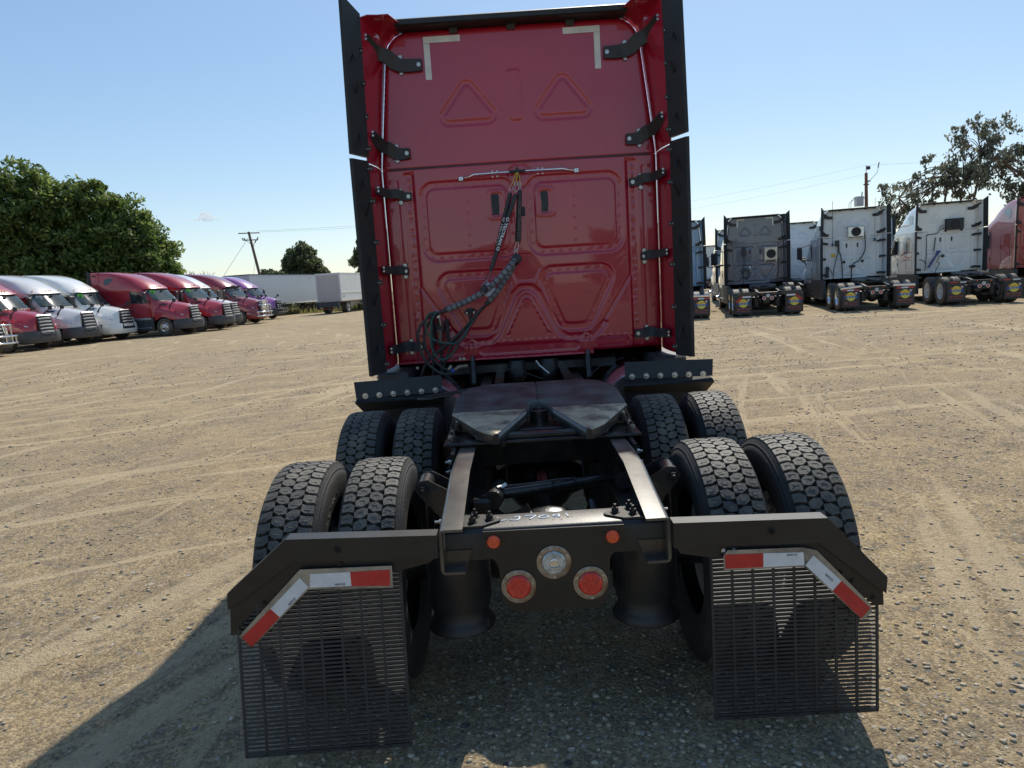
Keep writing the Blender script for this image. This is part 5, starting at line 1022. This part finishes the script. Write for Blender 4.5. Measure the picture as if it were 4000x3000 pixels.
# ------------------------------------------------------------------ parked tractors on the left, noses towards the yard
LG = 'sleeper tractors parked in a row with noses to the yard'
def bull_bar(root, m, tall=False):
    b = MB(); z1 = 1.35 if not tall else 1.55
    for z in (0.55, 0.85, z1): b.tube([(-0.98 if z < 1 else -0.62, 8.35, z), (-0.80 if z < 1 else -0.55, 8.62, z), (0.80 if z < 1 else 0.55, 8.62, z), (0.98 if z < 1 else 0.62, 8.35, z)], 0.045, 10)
    for x in (-0.55, 0.55, -0.25, 0.25): b.tube([(x, 8.62, 0.5), (x, 8.62, z1)], 0.035, 8)
    for x in (-0.93, 0.93): b.tube([(x, 8.42, 0.5), (x, 8.42, 0.9)], 0.04, 8)
    part('bull_bar', b, m, root, smooth=50)
def front_truck(ax, ay, m, label, low=None, sign=None, smat=GREENS, bar=None, deg=-9.8, hoodm=None):
    a = math.radians(deg); fx, fy = math.cos(a), math.sin(a); r = empty('semi_truck', (ax-7*fx, ay-7*fy, 0), a-PI/2, label, 'truck', LG)
    chassis(r, False, ALU); cab(r, m, False, low=low)
    for sx in (-1, 1): bent_hanger(r, sx, False)
    if sign:
        x, z = 0.78, 2.56; y = fronty(x, z)+0.03; nx = Vector((0.55, 0.75, 0.35)).normalized()
        q = nx.to_track_quat('Z', 'Y').to_matrix().to_4x4(); q.translation = Vector((x, y, z))
        s = part('window_sign', lambda: MB().box(-0.13, 0.13, -0.11, 0.11, -0.002, 0.004), smat, r, key='wsg'); s.matrix_local = q
        text('sign_number', sign, 0.17, BLKP, s, Matrix.Translation((0, 0, 0.006)) , bold=0.006)
    if bar: bull_bar(r, bar)
    return r
front_truck(-24.1, 27.6, WHITE, 'white tractor with chrome bull bar cut off by the left edge of the photo', bar=CHROME)
front_truck(-24.2, 31.2, RED2, 'red tractor with grey bumper nearest the left edge, nose only')
front_truck(-23.95, 34.3, SILVER, 'pearl white tractor with grey bumper and a white number 23 card in the windshield', sign='23', smat=PWHI)
front_truck(-23.45, 37.0, WHITE, 'white tractor with white bumper and green number 20 card in the windshield', sign='20', low=WHITE)
front_truck(-20.4, 38.95, RED2, 'red tractor showing its whole side and chrome wheel, green 20 card in the windshield', sign='20')
front_truck(-19.8, 42.2, RED2, 'second red tractor with green number 21 card just behind the one showing its side', sign='21')
front_truck(-20.8, 46.0, WHITE, 'white tractor mostly hidden between two dark red ones')
t7 = front_truck(-20.3, 49.9, DRED, 'dark red tractor with sun visor, chrome grille guard and bull bar', low=DRED, bar=CHROME)
part('sun_visor', lambda: front_patch(-1.0, 1.0, 2.66, 2.80, 0.16), BLK, t7)
part('grille_guard', MB().box(-0.06, 0.06, 8.5, 8.56, 0.9, 1.75, .02).box(-0.3, -0.2, 8.5, 8.56, 0.9, 1.75, .02).box(0.2, 0.3, 8.5, 8.56, 0.9, 1.75, .02), CHROME, t7)
front_truck(-22.2, 54.4, WHITE, 'white tractor hidden between the visored dark red and the purple one')
front_truck(-21.9, 58.4, PURPLE, 'purple tractor with black bull bar at the far end of the left row', bar=BLK)

# ------------------------------------------------------------------ van trailer and box truck
def trailer():
    a = math.atan2(80.37-63.15, -23.33+27.13)
    r = empty('van_trailer', (-27.13, 63.15, 0), a-PI/2, 'long pale grey van trailer parked behind the purple tractor', 'trailer')
    L0, H0, H1 = 17.5, 1.16, 4.1
    body = part('body', MB().box(0, 2.6, 0, L0, H0, H1, 0.03), TRAIL, r)
    part('top_rail', MB().box(-.02, 2.62, -.02, L0+.02, H1-.08, H1+.012), SKIRT, body); part('bottom_rail', MB().box(-.015, 2.615, -.02, L0+.02, H0-.03, H0+.12), ALU, body)
    for i in range(24): part('side_panel', lambda: MB().box(0.018, 0.0285, -0.362, 0.362, H0+0.14, H1-0.1), TRAIL, body, key='tsp', loc=(2.60-0.024, 0.4+i*0.73, 0)) 
    for i in range(24): part('panel_seam', lambda: MB().box(2.600, 2.606, -0.006, 0.006, H0+0.14, H1-0.1), TRAIL, body, key='tse', loc=(0, 0.035+i*0.73, 0))
    part('landing_gear', MB().box(.3, .42, 3.0, 3.12, .1, H0).box(2.2, 2.32, 3.0, 3.12, .1, H0).box(.25, .47, 2.95, 3.17, 0, .1).box(2.15, 2.37, 2.95, 3.17, 0, .1).tube([(.36, 3.06, .9), (2.26, 3.06, .3)], .03, 6), FRAME, r)
    part('subframe', MB().box(.6, .8, 11, 17.3, .95, H0).box(1.8, 2.0, 11, 17.3, .95, H0), FRAME, r)
    part('reflector', MB().box(2.612, 2.616, 11.0, 11.5, 3.66, 3.74), TAPER, r); part('reflector', MB().box(2.61, 2.615, 11.6, 11.8, 1.3, 1.38), AMBER, r)
    for y in (13.2, 14.5, 15.8):
        for x in (.28, 2.32): w = part('tyre', tyre_lod, TYRE, r, key='tlod', smooth=35, loc=(x, y, R_T), rot=(0, 0, 0 if x > 1 else PI)); part('rim', lambda: rim_mb(0.20), WRIM, w, key='rim20')
trailer()
def boxtruck():
    a = math.atan2(68.35-63.49, -15.63+16.46)+0.02
    r = empty('box_truck', (-16.46, 63.49, 0), a-PI/2, 'white box truck with folded lift gate standing in front of the long trailer', 'truck')
    W0, H0, H1, L0 = 2.45, 1.12, 3.78, 7.6
    body = part('box_body', MB().box(-W0, 0, 0, L0, H0, H1, 0.03), BOXW, r)
    part('rear_frame', MB().box(-W0-.01, -W0+.13, -.03, 0, H0, H1).box(-.13, .01, -.03, 0, H0, H1).box(-W0+.13, -.13, -.03, 0, H1-.16, H1), BOXW, body)
    d = part('roll_door', MB().box(-W0+.13, -.13, -.006, 0.0, H0, H1-.16), ROLLD, body)
    for i in range(8): part('door_slat', lambda: MB().box(-W0+.14, -.14, -.014, -.007, .008, .29), ROLLD, d, key='dsl', loc=(0, 0, H0+i*.311+.01))
    part('rub_rail', MB().box(0, .03, 0, L0, 1.92, 1.98).box(0, .03, 0, L0, H0, H0+.12).box(0, .02, 0, L0, H1-.05, H1), ALU, body)
    for z in (1.5,): part('reflector', MB().box(0.004, .008, .3, .42, z, z+.14), BLK, body); part('reflector', MB().box(0.004, .008, .7, .8, z, z+.14), BLK, body)
    for i in range(14): part('tape_segment', lambda: MB().box(.031, .033, 0, .25, H0+.03, H0+.08), TAPER, body, key='tgs', loc=(0, .1+i*.5, 0))
    part('lift_gate', MB().box(-W0+.1, -.1, -.25, -.1, .95, 1.05, .02).box(-W0+.3, -.35, -.45, -.25, .62, .95, .02).box(-W0+.1, -W0+.2, -.5, -.1, .45, 1.0, .02).box(-.3, -.18, -.5, -.1, .45, 1.0, .02).tube([(-W0+.15, -.3, .9), (-W0+.5, -.55, .5)], .05, 6).tube([(-.25, -.3, .9), (-.05, -.6, .42)], .06, 6).box(-W0+.25, -.4, -.52, -.46, .42, .50), SKIRT, r)
    part('underride_tape', MB().box(-W0+.3, -W0+.6, -.535, -.525, .43, .49).box(-W0+.9, -W0+1.2, -.535, -.525, .43, .49).box(-W0+1.5, -W0+1.8, -.535, -.525, .43, .49), TAPER, r)
    part('frame_rail', MB().box(-W0+.75, -W0+.83, 0, 9.2, .75, 1.05).box(-.83, -.75, 0, 9.2, .75, 1.05), FRAME, r)
    part('toolbox', MB().box(-.5, -.1, 2.3, 3.1, .45, 1.0, .03), FRAME, r)
    part('truck_cab', MB().prism([(8.0, .6), (8.0, 2.7), (9.0, 2.75), (9.6, 1.9), (10.9, 1.6), (11.0, .6)], -W0+.1, -.1, 'yz'), BOXW, r)
    for y, xs_ in ((1.6, (-.12, -.44, -W0+.12, -W0+.44)), (10.2, (-.22, -W0+.22))):
        for x in xs_:
            w = part('tyre', tyre_lod, TYRE, r, key='tlod', smooth=35, loc=(x-.02 if x > -1 else x+.02, y, R_T), rot=(0, 0, 0 if x > -1 else PI)); part('rim', lambda: rim_mb(0.20), WRIM, w, key='rim20'); part('hub', lambda: hub_mb(.2), FRAME, w, key='hub20')
boxtruck()

# ------------------------------------------------------------------ trees and shrubs
def leaf_mat(name, c1, c2, c3):
    m = bpy.data.materials.new(name); m.use_nodes = True; nt = m.node_tree; b = nt.nodes['Principled BSDF']
    g = nt.nodes.new('ShaderNodeNewGeometry'); r = nt.nodes.new('ShaderNodeValToRGB'); nt.links.new(g.outputs['Random Per Island'], r.inputs[0]); e = r.color_ramp.elements
    e[0].color = (*c1, 1); e[1].color = (*c3, 1); q = e.new(0.5); q.color = (*c2, 1); nt.links.new(r.outputs[0], b.inputs['Base Color']); b.inputs['Roughness'].default_value = 0.5
    t = nt.nodes.new('ShaderNodeBsdfTranslucent'); nt.links.new(r.outputs[0], t.inputs['Color']); mx = nt.nodes.new('ShaderNodeMixShader'); mx.inputs[0].default_value = 0.55
    o = nt.nodes['Material Output']; nt.links.new(b.outputs[0], mx.inputs[1]); nt.links.new(t.outputs[0], mx.inputs[2]); nt.links.new(mx.outputs[0], o.inputs[0]); return m
LEAF1 = leaf_mat('broad green leaves', (0.06, 0.10, 0.022), (0.13, 0.19, 0.045), (0.26, 0.31, 0.085)); LEAF2 = leaf_mat('eucalyptus leaves lightened for haze', (0.08, 0.09, 0.07), (0.14, 0.155, 0.11), (0.22, 0.22, 0.155)); LEAF3 = leaf_mat('round tree leaves', (0.06, 0.08, 0.035), (0.11, 0.14, 0.06), (0.19, 0.20, 0.11))  # eucalyptus greens are lightened to put distance haze into the leaf colour
def leaves(clumps, per, size, m, droop=0.0, asp=0.55, seed=0):
    r = np.random.default_rng(seed); C = np.array([c[:3] for c in clumps]); R = np.array([c[3] for c in clumps]); n = len(C)*per
    k = np.repeat(np.arange(len(C)), per); d = r.standard_normal((n, 3)); d /= np.linalg.norm(d, axis=1)[:, None]; rad = R[k]*(0.35+0.75*r.random(n)**0.6)
    p = C[k]+d*rad[:, None]*np.array([1, 1, 0.75]); p[:, 2] -= droop*r.random(n)*R[k]
    u = r.standard_normal((n, 3)); u[:, 2] -= droop*2; u /= np.linalg.norm(u, axis=1)[:, None]; w = np.cross(u, r.standard_normal((n, 3))); w /= np.linalg.norm(w, axis=1)[:, None]
    s = size*(0.6+0.8*r.random(n))[:, None]; a = u*s; b = w*s*asp
    V = np.stack([p-a, p-b*0.9, p+a, p+b*0.9], 1).reshape(-1, 3); F = np.arange(4*n).reshape(-1, 4); return np_mesh('crown', V, F, m)
def tree(name, label, x, y, h, blobs, lm, bm, per=70, nclump=260, leaf=0.2, cr=(0.5, 1.0), trunk_r=0.3, trunks=None, droop=0.0, group=None, seed=1, base=0.3):
    t = empty(name, (x, y, 0), 0, label, 'tree', group); r = random.Random(seed); cl = []
    tot = sum(b[3]*b[4]*b[5] for b in blobs)
    for b in blobs:
        k = max(4, int(nclump*(b[3]*b[4]*b[5])/tot))
        for _ in range(k):
            while True:
                d = Vector((r.gauss(0, 1), r.gauss(0, 1), r.gauss(0, 1)))
                if d.length > 0.1: break
            d.normalize(); q = r.uniform(0.3, 1.0)**0.5*r.uniform(0.85, 1.08)
            cl.append((b[0]+d.x*b[3]*q, b[1]+d.y*b[4]*q, max(base, b[2]+d.z*b[5]*q), r.uniform(*cr)))
    link('crown', leaves(cl, per, leaf, lm, droop, seed=seed), t)
    mb = MB(); trunks = trunks or [[(0, 0, 0), (0.1, 0, h*0.35)]]
    for P in trunks: mb.tube(curve_pts(P, 4), list(np.linspace(trunk_r, trunk_r*0.5, 4*(len(P)-1)+1)), 8)
    part('trunk', mb, bm, t, smooth=50)
    lb = MB()
    for c in r.sample(cl, min(len(cl), 46)):
        s = Vector(r.choice(trunks)[-1]); e = Vector(c[:3]); mid = s.lerp(e, 0.5)+Vector((r.uniform(-.4, .4), r.uniform(-.4, .4), r.uniform(-.2, .6)))
        L0 = (e-s).length
        if L0 < 0.5: continue
        lb.tube(curve_pts([s, mid, e], 3), list(np.linspace(trunk_r*0.26, 0.02, 7)), 5)
    part('limb', lb, bm, t, smooth=50); return t
TG = 'dense green trees behind the left row'
tree('leafy_tree', 'tallest dense green tree, cut by the left edge of the photo', -46.5, 57, 14.5, [(0, 0, 9.72, 4.51, 4, 6.33), (3, -1, 7.34, 3.53, 3, 5.2), (-3, 0, 7.91, 3.92, 3, 5.65), (1, -1, 3.95, 4.31, 3, 2.82)], LEAF1, BARK, 80, 620, 0.20, (0.35, 0.95), 0.4, group=TG, seed=11)
tree('leafy_tree', 'dense green tree just right of the tallest one at the left edge', -41.0, 58, 13, [(0, 0, 8.59, 3.53, 3.4, 5.88), (2.2, 0, 7.12, 3.14, 3, 5.2), (0, -1.5, 3.84, 3.92, 3, 2.94)], LEAF1, BARK, 80, 560, 0.20, (0.35, 0.95), 0.4, group=TG, seed=12)
tree('leafy_tree', 'dense green tree rising behind the two white tractors', -37.0, 60, 12, [(0, 0, 7.8, 3.33, 3.2, 5.54), (2, 0, 6.33, 2.94, 3, 4.75), (0, -1.5, 3.62, 3.53, 3, 2.71)], LEAF1, BARK, 80, 520, 0.20, (0.35, 0.9), 0.35, group=TG, seed=13)
tree('leafy_tree', 'dense green tree above the first whole red tractor', -34.4, 60.5, 10.5, [(0, 0, 6.67, 2.94, 3, 4.75), (1.9, 0, 5.2, 2.25, 2.4, 3.62), (0, -1, 3.39, 2.94, 2.6, 2.49)], LEAF1, BARK, 80, 460, 0.19, (0.45, 1.0), 0.3, group=TG, seed=14)
tree('leafy_tree', 'lowest green tree at the right end of the leafy mass', -32.7, 61.5, 7.5, [(0, 0, 4.07, 2.16, 2.0, 3.28), (1.0, 0, 3.05, 1.47, 1.5, 2.26)], LEAF1, BARK, 80, 260, 0.18, (0.4, 0.85), 0.22, group=TG, seed=15)
tree('round_tree', 'rounded grey green tree standing beyond the van trailer', -36.0, 117.6, 11.5, [(0, 0, 6.9, 3.1, 3, 3.6), (2.3, 0, 4.8, 2.2, 2, 2.6), (-1.8, 0, 5.2, 2.0, 2, 3.0), (0.3, 0, 9.0, 1.6, 1.6, 1.6)], LEAF3, BARKE, 90, 210, 0.25, (0.5, 1.0), 0.4, [[(0, 0, 0), (-.4, 0, 3), (-.8, 0, 6)], [(0, 0, 0), (.6, 0, 3), (1, 0, 6)]], droop=0.5, seed=21)
tree('low_tree', 'small bushy tree left of the rounded tree beyond the trailer', -38.0, 107.4, 6.5, [(0, 0, 4.3, 2.3, 2, 1.9), (1.6, 0, 4.0, 1.5, 1.5, 1.6)], LEAF3, BARK, 90, 90, 0.24, (0.45, 0.8), 0.25, seed=22)
tree('thin_tree', 'sliver of a drooping tree beside the left edge of the big red cab', -19.2, 87.5, 9.5, [(0, 0, 5.6, 1.3, 1.3, 3.4)], LEAF3, BARKE, 80, 50, 0.2, (0.35, 0.7), 0.16, [[(0, 0, 0), (.1, 0, 3), (0, 0, 6.5)]], droop=0.9, seed=23)
EG = 'tall open eucalyptus trees behind the right row'
tree('eucalyptus_tree', 'leftmost spreading eucalyptus behind the antenna tractor', 36.2, 60, 12, [(0.4, 0, 9.0, 1.9, 1.6, 1.6), (-2.6, 0, 6.9, 2.0, 1.6, 2.0), (-3.6, 0, 4.7, 1.8, 1.6, 1.8), (2.4, 0, 8.7, 1.5, 1.4, 2.0), (-.6, 0, 6.4, 1.6, 1.4, 1.5)], LEAF2, BARKE, 24, 120, 0.17, (0.25, 0.62), 0.14, [[(1, 0, 0), (.4, 0, 3), (-1.2, 0, 5.5), (-2.6, 0, 7)], [(1, 0, 0), (1.6, 0, 4), (1.4, 0, 6.5), (1.8, 0, 8.6)], [(1, 0, 2), (.4, 0, 5), (.3, 0, 8.6)]], droop=0.7, group=EG, seed=31)
tree('eucalyptus_tree', 'second eucalyptus with a narrow tall crown behind the black condenser tractor', 38.5, 59.5, 14.5, [(1.2, 0, 11.6, 1.9, 1.5, 1.8), (-.3, 0, 8.5, 1.5, 1.4, 2.0), (3.2, 0, 12.3, 1.4, 1.2, 1.5), (2.6, 0, 9.3, 1.9, 1.5, 1.8), (.2, 0, 6.2, 1.3, 1.2, 1.4)], LEAF2, BARKE, 24, 130, 0.17, (0.25, 0.62), 0.14, [[(.2, 0, 0), (0, 0, 4), (.3, 0, 8)], [(.2, 0, 3), (1.4, 0, 7), (1.8, 0, 10.5)]], droop=0.8, group=EG, seed=32)
tree('eucalyptus_tree', 'leaning eucalyptus whose limb slants down behind the two right tractors', 42.4, 57, 13, [(-.3, 0, 9.6, 1.3, 1.2, 1.2), (.9, 0, 7.6, 1.8, 1.4, 1.7), (-.8, 0, 6.6, 1.2, 1.2, 1.4), (-2.8, 0, 8.6, 1.6, 1.2, 1.6), (2.2, 0, 6.0, 1.6, 1.4, 1.6)], LEAF2, BARKE, 24, 110, 0.17, (0.25, 0.6), 0.15, [[(3.2, 0, 0), (2.4, 0, 4.5), (-.2, 0, 7.8), (-2.6, 0, 9.6)], [(3.2, 0, 1), (2.2, 0, 5), (1.2, 0, 8)]], droop=0.9, group=EG, seed=33)
tree('eucalyptus_tree', 'tallest eucalyptus, cut by the right edge of the photo', 44.8, 56, 17, [(0, 0, 12.4, 2.2, 1.6, 2.6), (-1.2, 0, 9.6, 1.8, 1.4, 1.6), (1.4, 0, 15, 1.9, 1.5, 2.0), (0, 0, 7.2, 2.0, 1.5, 1.6)], LEAF2, BARKE, 26, 150, 0.17, (0.28, 0.68), 0.18, [[(.4, 0, 0), (.2, 0, 6), (.4, 0, 11)], [(.4, 0, 4), (-.8, 0, 7.5), (-1.2, 0, 10)]], droop=0.9, group=EG, seed=34)
# leafless tree
def bare_tree(x, y):
    t = empty('bare_tree', (x, y, 0), 0, 'leafless grey tree between the green trees and the power pole', 'tree'); r = random.Random(5); mb = MB(); tw = MB()
    def grow(p, d, L, rad, lev):
        q = p+d*L; m_ = p+d*L*0.5+Vector((r.uniform(-.1, .1), r.uniform(-.1, .1), 0))*L
        (mb if lev < 2 else tw).tube([p, m_, q], [rad, rad*0.8, rad*0.6], 5)
        if lev < 5:
            for _ in range(3 if lev < 4 else 2): grow(q if r.random() < .7 else m_, (d+Vector((r.uniform(-.75, .75), r.uniform(-.75, .75), r.uniform(-.15, .5)))).normalized(), L*r.uniform(.6, .82), rad*0.66, lev+1)
    for k in range(4): grow(Vector((0, 0, 0)), Vector((r.uniform(-.5, .5), r.uniform(-.4, .4), 1)).normalized(), 2.0, 0.16, 0)
    part('trunk', mb, BARKE, t); part('twigs', tw, BARKE, t, kind='stuff')
bare_tree(-36.0, 75)
# trees behind the camera: only their reflections show in the cab paint
for i, (x, y, h) in enumerate(((-34, -62, 8), (-20, -70, 9), (-4, -74, 7), (14, -66, 9), (30, -60, 8))):
    tree('distant_tree', ['broad tree far behind the viewpoint to the left', 'tall tree far behind the viewpoint left of centre', 'low tree far behind the viewpoint', 'tall tree far behind the viewpoint right of centre', 'broad tree far behind the viewpoint to the right'][i], x, y, h, [(0, 0, h*.5, 4.5, 2.5, h*.45), (4, 0, h*.38, 3, 2, h*.32)], LEAF1, BARK, 34, 90, 0.45, (0.8, 1.5), 0.35, seed=50+i)

# ------------------------------------------------------------------ poles and wires
p = empty('utility_pole', (-31.7, 87.3, 0), 0, 'leaning wooden power pole with two crossarms left of the trailer', 'pole')
T_ = Vector((-1.85, 0.9, 10.3)); dr = T_.normalized()
part('pole_shaft', MB().tube([(0, 0, 0), tuple(T_)], [0.21, 0.15], 12), POLE, p)
part('crossarm', MB().box(-1.35, 1.35, -.06, .06, -.06, .06), POLE, p, loc=tuple(T_*0.985), rot=(0, 0.03, 0)); part('crossarm', MB().box(-0.95, 0.95, -.06, .06, -.06, .06), POLE, p, loc=tuple(T_*0.90), rot=(0, 0.03, 0))
for x in (-.95, -.7, .55, .85): part('insulator', lambda: MB().lathe([(.05, -.1), (.09, .05), (.05, .12), (.09, .22), (.02, .3)], 10, 'z'), BLK, p, key='ins', loc=tuple(T_*0.90+Vector((x, 0, .06 if abs(x) > .6 else -.3))), rot=(0, .5 if x > 0 else -.5, 0))
part('jumper_wire', MB().tube(curve_pts([T_*0.90+Vector((-.7, 0, 0)), T_*0.86+Vector((-.2, 0, 0)), T_*0.80], 5), .03, 4).tube(curve_pts([T_*0.90+Vector((.85, 0, 0)), T_*0.86+Vector((.35, 0, 0)), T_*0.78], 5), .03, 4), BLKP, p)
def wire(a, b, sag, r, label):
    P = [Vector(a).lerp(Vector(b), t)-Vector((0, 0, sag*4*t*(1-t))) for t in LS(0, 1, 20)]
    o = part('power_line', MB().tube(P, r, 4), BLKP); tag(o, label, 'wire')
PT = Vector((-31.7, 87.3, 0))+T_
wire(PT+Vector((1.2, 0, .05)), (12, 88, 11.6), 0.6, .010, 'thin power line running right from the top of the leaning pole'); wire(PT+Vector((1.2, 1, .0)), (12, 89.2, 11.5), 0.7, .008, 'second thin power line running right just below the pole top')
wire((-30.0, 90, 3.5), (6, 92, 5.0), .3, .02, 'low cable running right from the middle of the leaning pole'); wire(PT-Vector((.1, 0, .7)), (-40.5, 86, 0.0), 0.0, .018, 'guy wire slanting down left from the leaning pole'); wire(PT*0.7+Vector((-9.4, 26.2, 0)), (-34.6, 88, 0), 0, .014, 'shorter guy wire close to the foot of the leaning pole')
q = empty('utility_pole', (33.35, 64.98, 0), 0, 'reddish wooden pole with transformer box rising behind the antenna tractor', 'pole')
part('pole_shaft', MB().tube([(0, 0, 0), (-.15, 0, 9.9)], [0.20, 0.13], 12).tube([(-.15, 0, 9.9), (-.15, 0, 10.6)], .03, 6), REDPOLE, q)
part('transformer_box', MB().box(-1.15, -.45, -.25, .25, 6.9, 7.8, .03).tube([(-.55, 0, 7.8), (-.5, 0, 8.2)], .06, 8).box(-.45, -.1, -.05, .05, 7.6, 7.7), TRAIL, q)
part('pole_hardware', MB().box(-.35, .1, -.1, .1, 8.8, 8.9).box(-.25, .25, -.05, .05, 9.1, 9.2).box(-.1, .2, -.08, .08, 10.2, 10.5).tube([(0, 0, 9.0), (.9, 0, 9.9), (1.0, 0, 10.6)], .02, 5).tube([(.95, 0, 10.3), (1.05, 0, 10.8)], .05, 6), BLK, q)
part('drop_wire', MB().tube(curve_pts([(-1.1, 0, 7.6), (-1.7, 0, 7.2), (-1.6, 0, 6.4), (-1.0, 0, 6.1), (-.3, 0, 5.8)], 6), .02, 4).tube(curve_pts([(-1.0, 0, 7.8), (-1.5, 0, 7.4), (-1.4, 0, 6.3), (-.3, 0, 5.5)], 6), .02, 4), BLKP, q)
wire((33.2, 64.98, 10.6), (75, 60, 11.0), .5, .007, 'thin wire running right from the top of the reddish pole'); wire((33.2, 64.98, 10.6), (-10, 95, 9.8), 1.2, .005, 'faint wire running left from the reddish pole'); wire((33.2, 65.2, 9.8), (-10, 96, 9.0), 1.2, .005, 'lower faint wire running left from the reddish pole')

# ------------------------------------------------------------------ field beyond: dry grass, fence, road, hedge
DRY = mat('dry grass soil', (0.22, 0.19, 0.09), 0.95, col2=(0.30, 0.24, 0.13), scale=0.8, bump=0.5, bscale=9)
fld = link('dry_field', grid_mesh('dry_field', np.linspace(-90, -13, 60), np.linspace(70, 160, 60), lambda X, Y: -0.02+0.10*np.clip((Y-71-(X+30)*0.08)/5, 0, 1)+0.05*vnoise(X, Y, 3, 5), DRY)); tag(fld, kind='structure')
rd = link('far_road', grid_mesh('far_road', np.array([-140., -10.]), np.array([92., 101.]), lambda X, Y: 0.16+0*X, mat('pale asphalt', (0.20, 0.20, 0.20), 0.9, var=0.1, scale=0.5))); tag(rd, kind='structure')
r = np.random.default_rng(8); n = 9000
gx = -60+46*r.random(n); gy = 70+20*r.random(n)**1.5+(gx+30)*0.08; hgt = 0.25+0.45*r.random(n)
a = r.random(n)*6.28; dx, dy = np.cos(a)*0.06, np.sin(a)*0.06; lx = (r.random(n)-.5)*.3
V = np.stack([np.stack([gx-dx, gy-dy, 0*gx], -1), np.stack([gx+dx, gy+dy, 0*gx], -1), np.stack([gx+lx, gy, hgt], -1)], 1).reshape(-1, 3)
gl = leaf_mat('dry grass blades', (0.16, 0.17, 0.05), (0.30, 0.24, 0.10), (0.10, 0.14, 0.04))
gs = link('dry_grass', np_mesh('dry_grass', V, np.arange(3*n).reshape(-1, 3), gl)); tag(gs, 'dry tufted grass along the edge of the yard under the trailer', 'grass', kind='stuff')
for i, (x, y, w) in enumerate(((-27.6, 71.5, 1.0), (-25.8, 88, 2.6), (-18.9, 74, 1.1), (-30, 90, 3.0), (-20.5, 90, 2.4))):
    o = link('shrub', leaves([(x+random.uniform(-w, w), y+random.uniform(-.6, .6), random.uniform(.3, 1.0), .45) for _ in range(int(22*w))], 60, .13, LEAF3, seed=70+i))
    tag(o, ['round green shrub by the front end of the trailer', 'wide dark shrub across the far road', 'light green shrub beside the trailer wheels', 'long hedge shrub far beyond the fence', 'shrub beyond the fence near the trailer wheels'][i], 'shrub')
FG = 'posts of the far wire fence'
fe = empty('wire_fence', (-60, 73.2, 0), 0.03, 'low wire fence with thin posts seen under the trailer', 'fence')
for i in range(22): part('fence_post', lambda: MB().box(-.04, .04, -.04, .04, 0, 1.25), REDPOLE if i % 6 == 0 else POLE, fe, key=('fp', i % 6 == 0), loc=(i*2.2, 0, 0))
for z in (.4, .75, 1.1): part('fence_wire', MB().tube([(0, 0, z), (46.2, 0, z)], .008, 4), BOLT, fe)

# ------------------------------------------------------------------ the one small cloud
def cloud():
    import bmesh
    bm = bmesh.new(); r = random.Random(4)
    for (x, z, s) in [(0, 6, 9), (8, 2, 8), (-6, 1, 7), (16, -2, 6), (-14, -3, 5.5), (2, -2, 9), (-24, -4, 4.5), (-34, -3.5, 3.5), (24, -4.5, 4), (-44, -3, 2.5), (10, -3, 8), (-19, -4, 4.5), (-29, -4.5, 3.5)]:
        bmesh.ops.create_icosphere(bm, subdivisions=3, radius=s, matrix=Matrix.Translation((x, r.uniform(-5, 5), z)) @ Matrix.Diagonal((1.35, 1.2, .72, 1)))
    for v in bm.verts:
        n = math.sin(v.co.x*.9+v.co.z*1.3)*math.cos(v.co.y*.8+v.co.z*.6)+0.6*math.sin(v.co.x*2.1+v.co.y*1.7)*math.cos(v.co.z*2.6); v.co += v.normal*n*0.55
    me = bpy.data.meshes.new('cloud'); bm.to_mesh(me); bm.free()
    m = bpy.data.materials.new('cloud vapour soft'); m.use_nodes = True; nt = m.node_tree; nt.nodes.clear(); o = nt.nodes.new('ShaderNodeOutputMaterial'); v_ = nt.nodes.new('ShaderNodeVolumePrincipled')
    v_.inputs['Color'].default_value = (1, 1, 1, 1); v_.inputs['Density'].default_value = 0.055; v_.inputs['Anisotropy'].default_value = 0.45; nt.links.new(v_.outputs[0], o.inputs['Volume'])
    me.materials.append(m); me.polygons.foreach_set('use_smooth', [True]*len(me.polygons))
    c = link('cloud', me, loc=(-650, 1529, 180)); tag(c, kind='structure')
cloud()
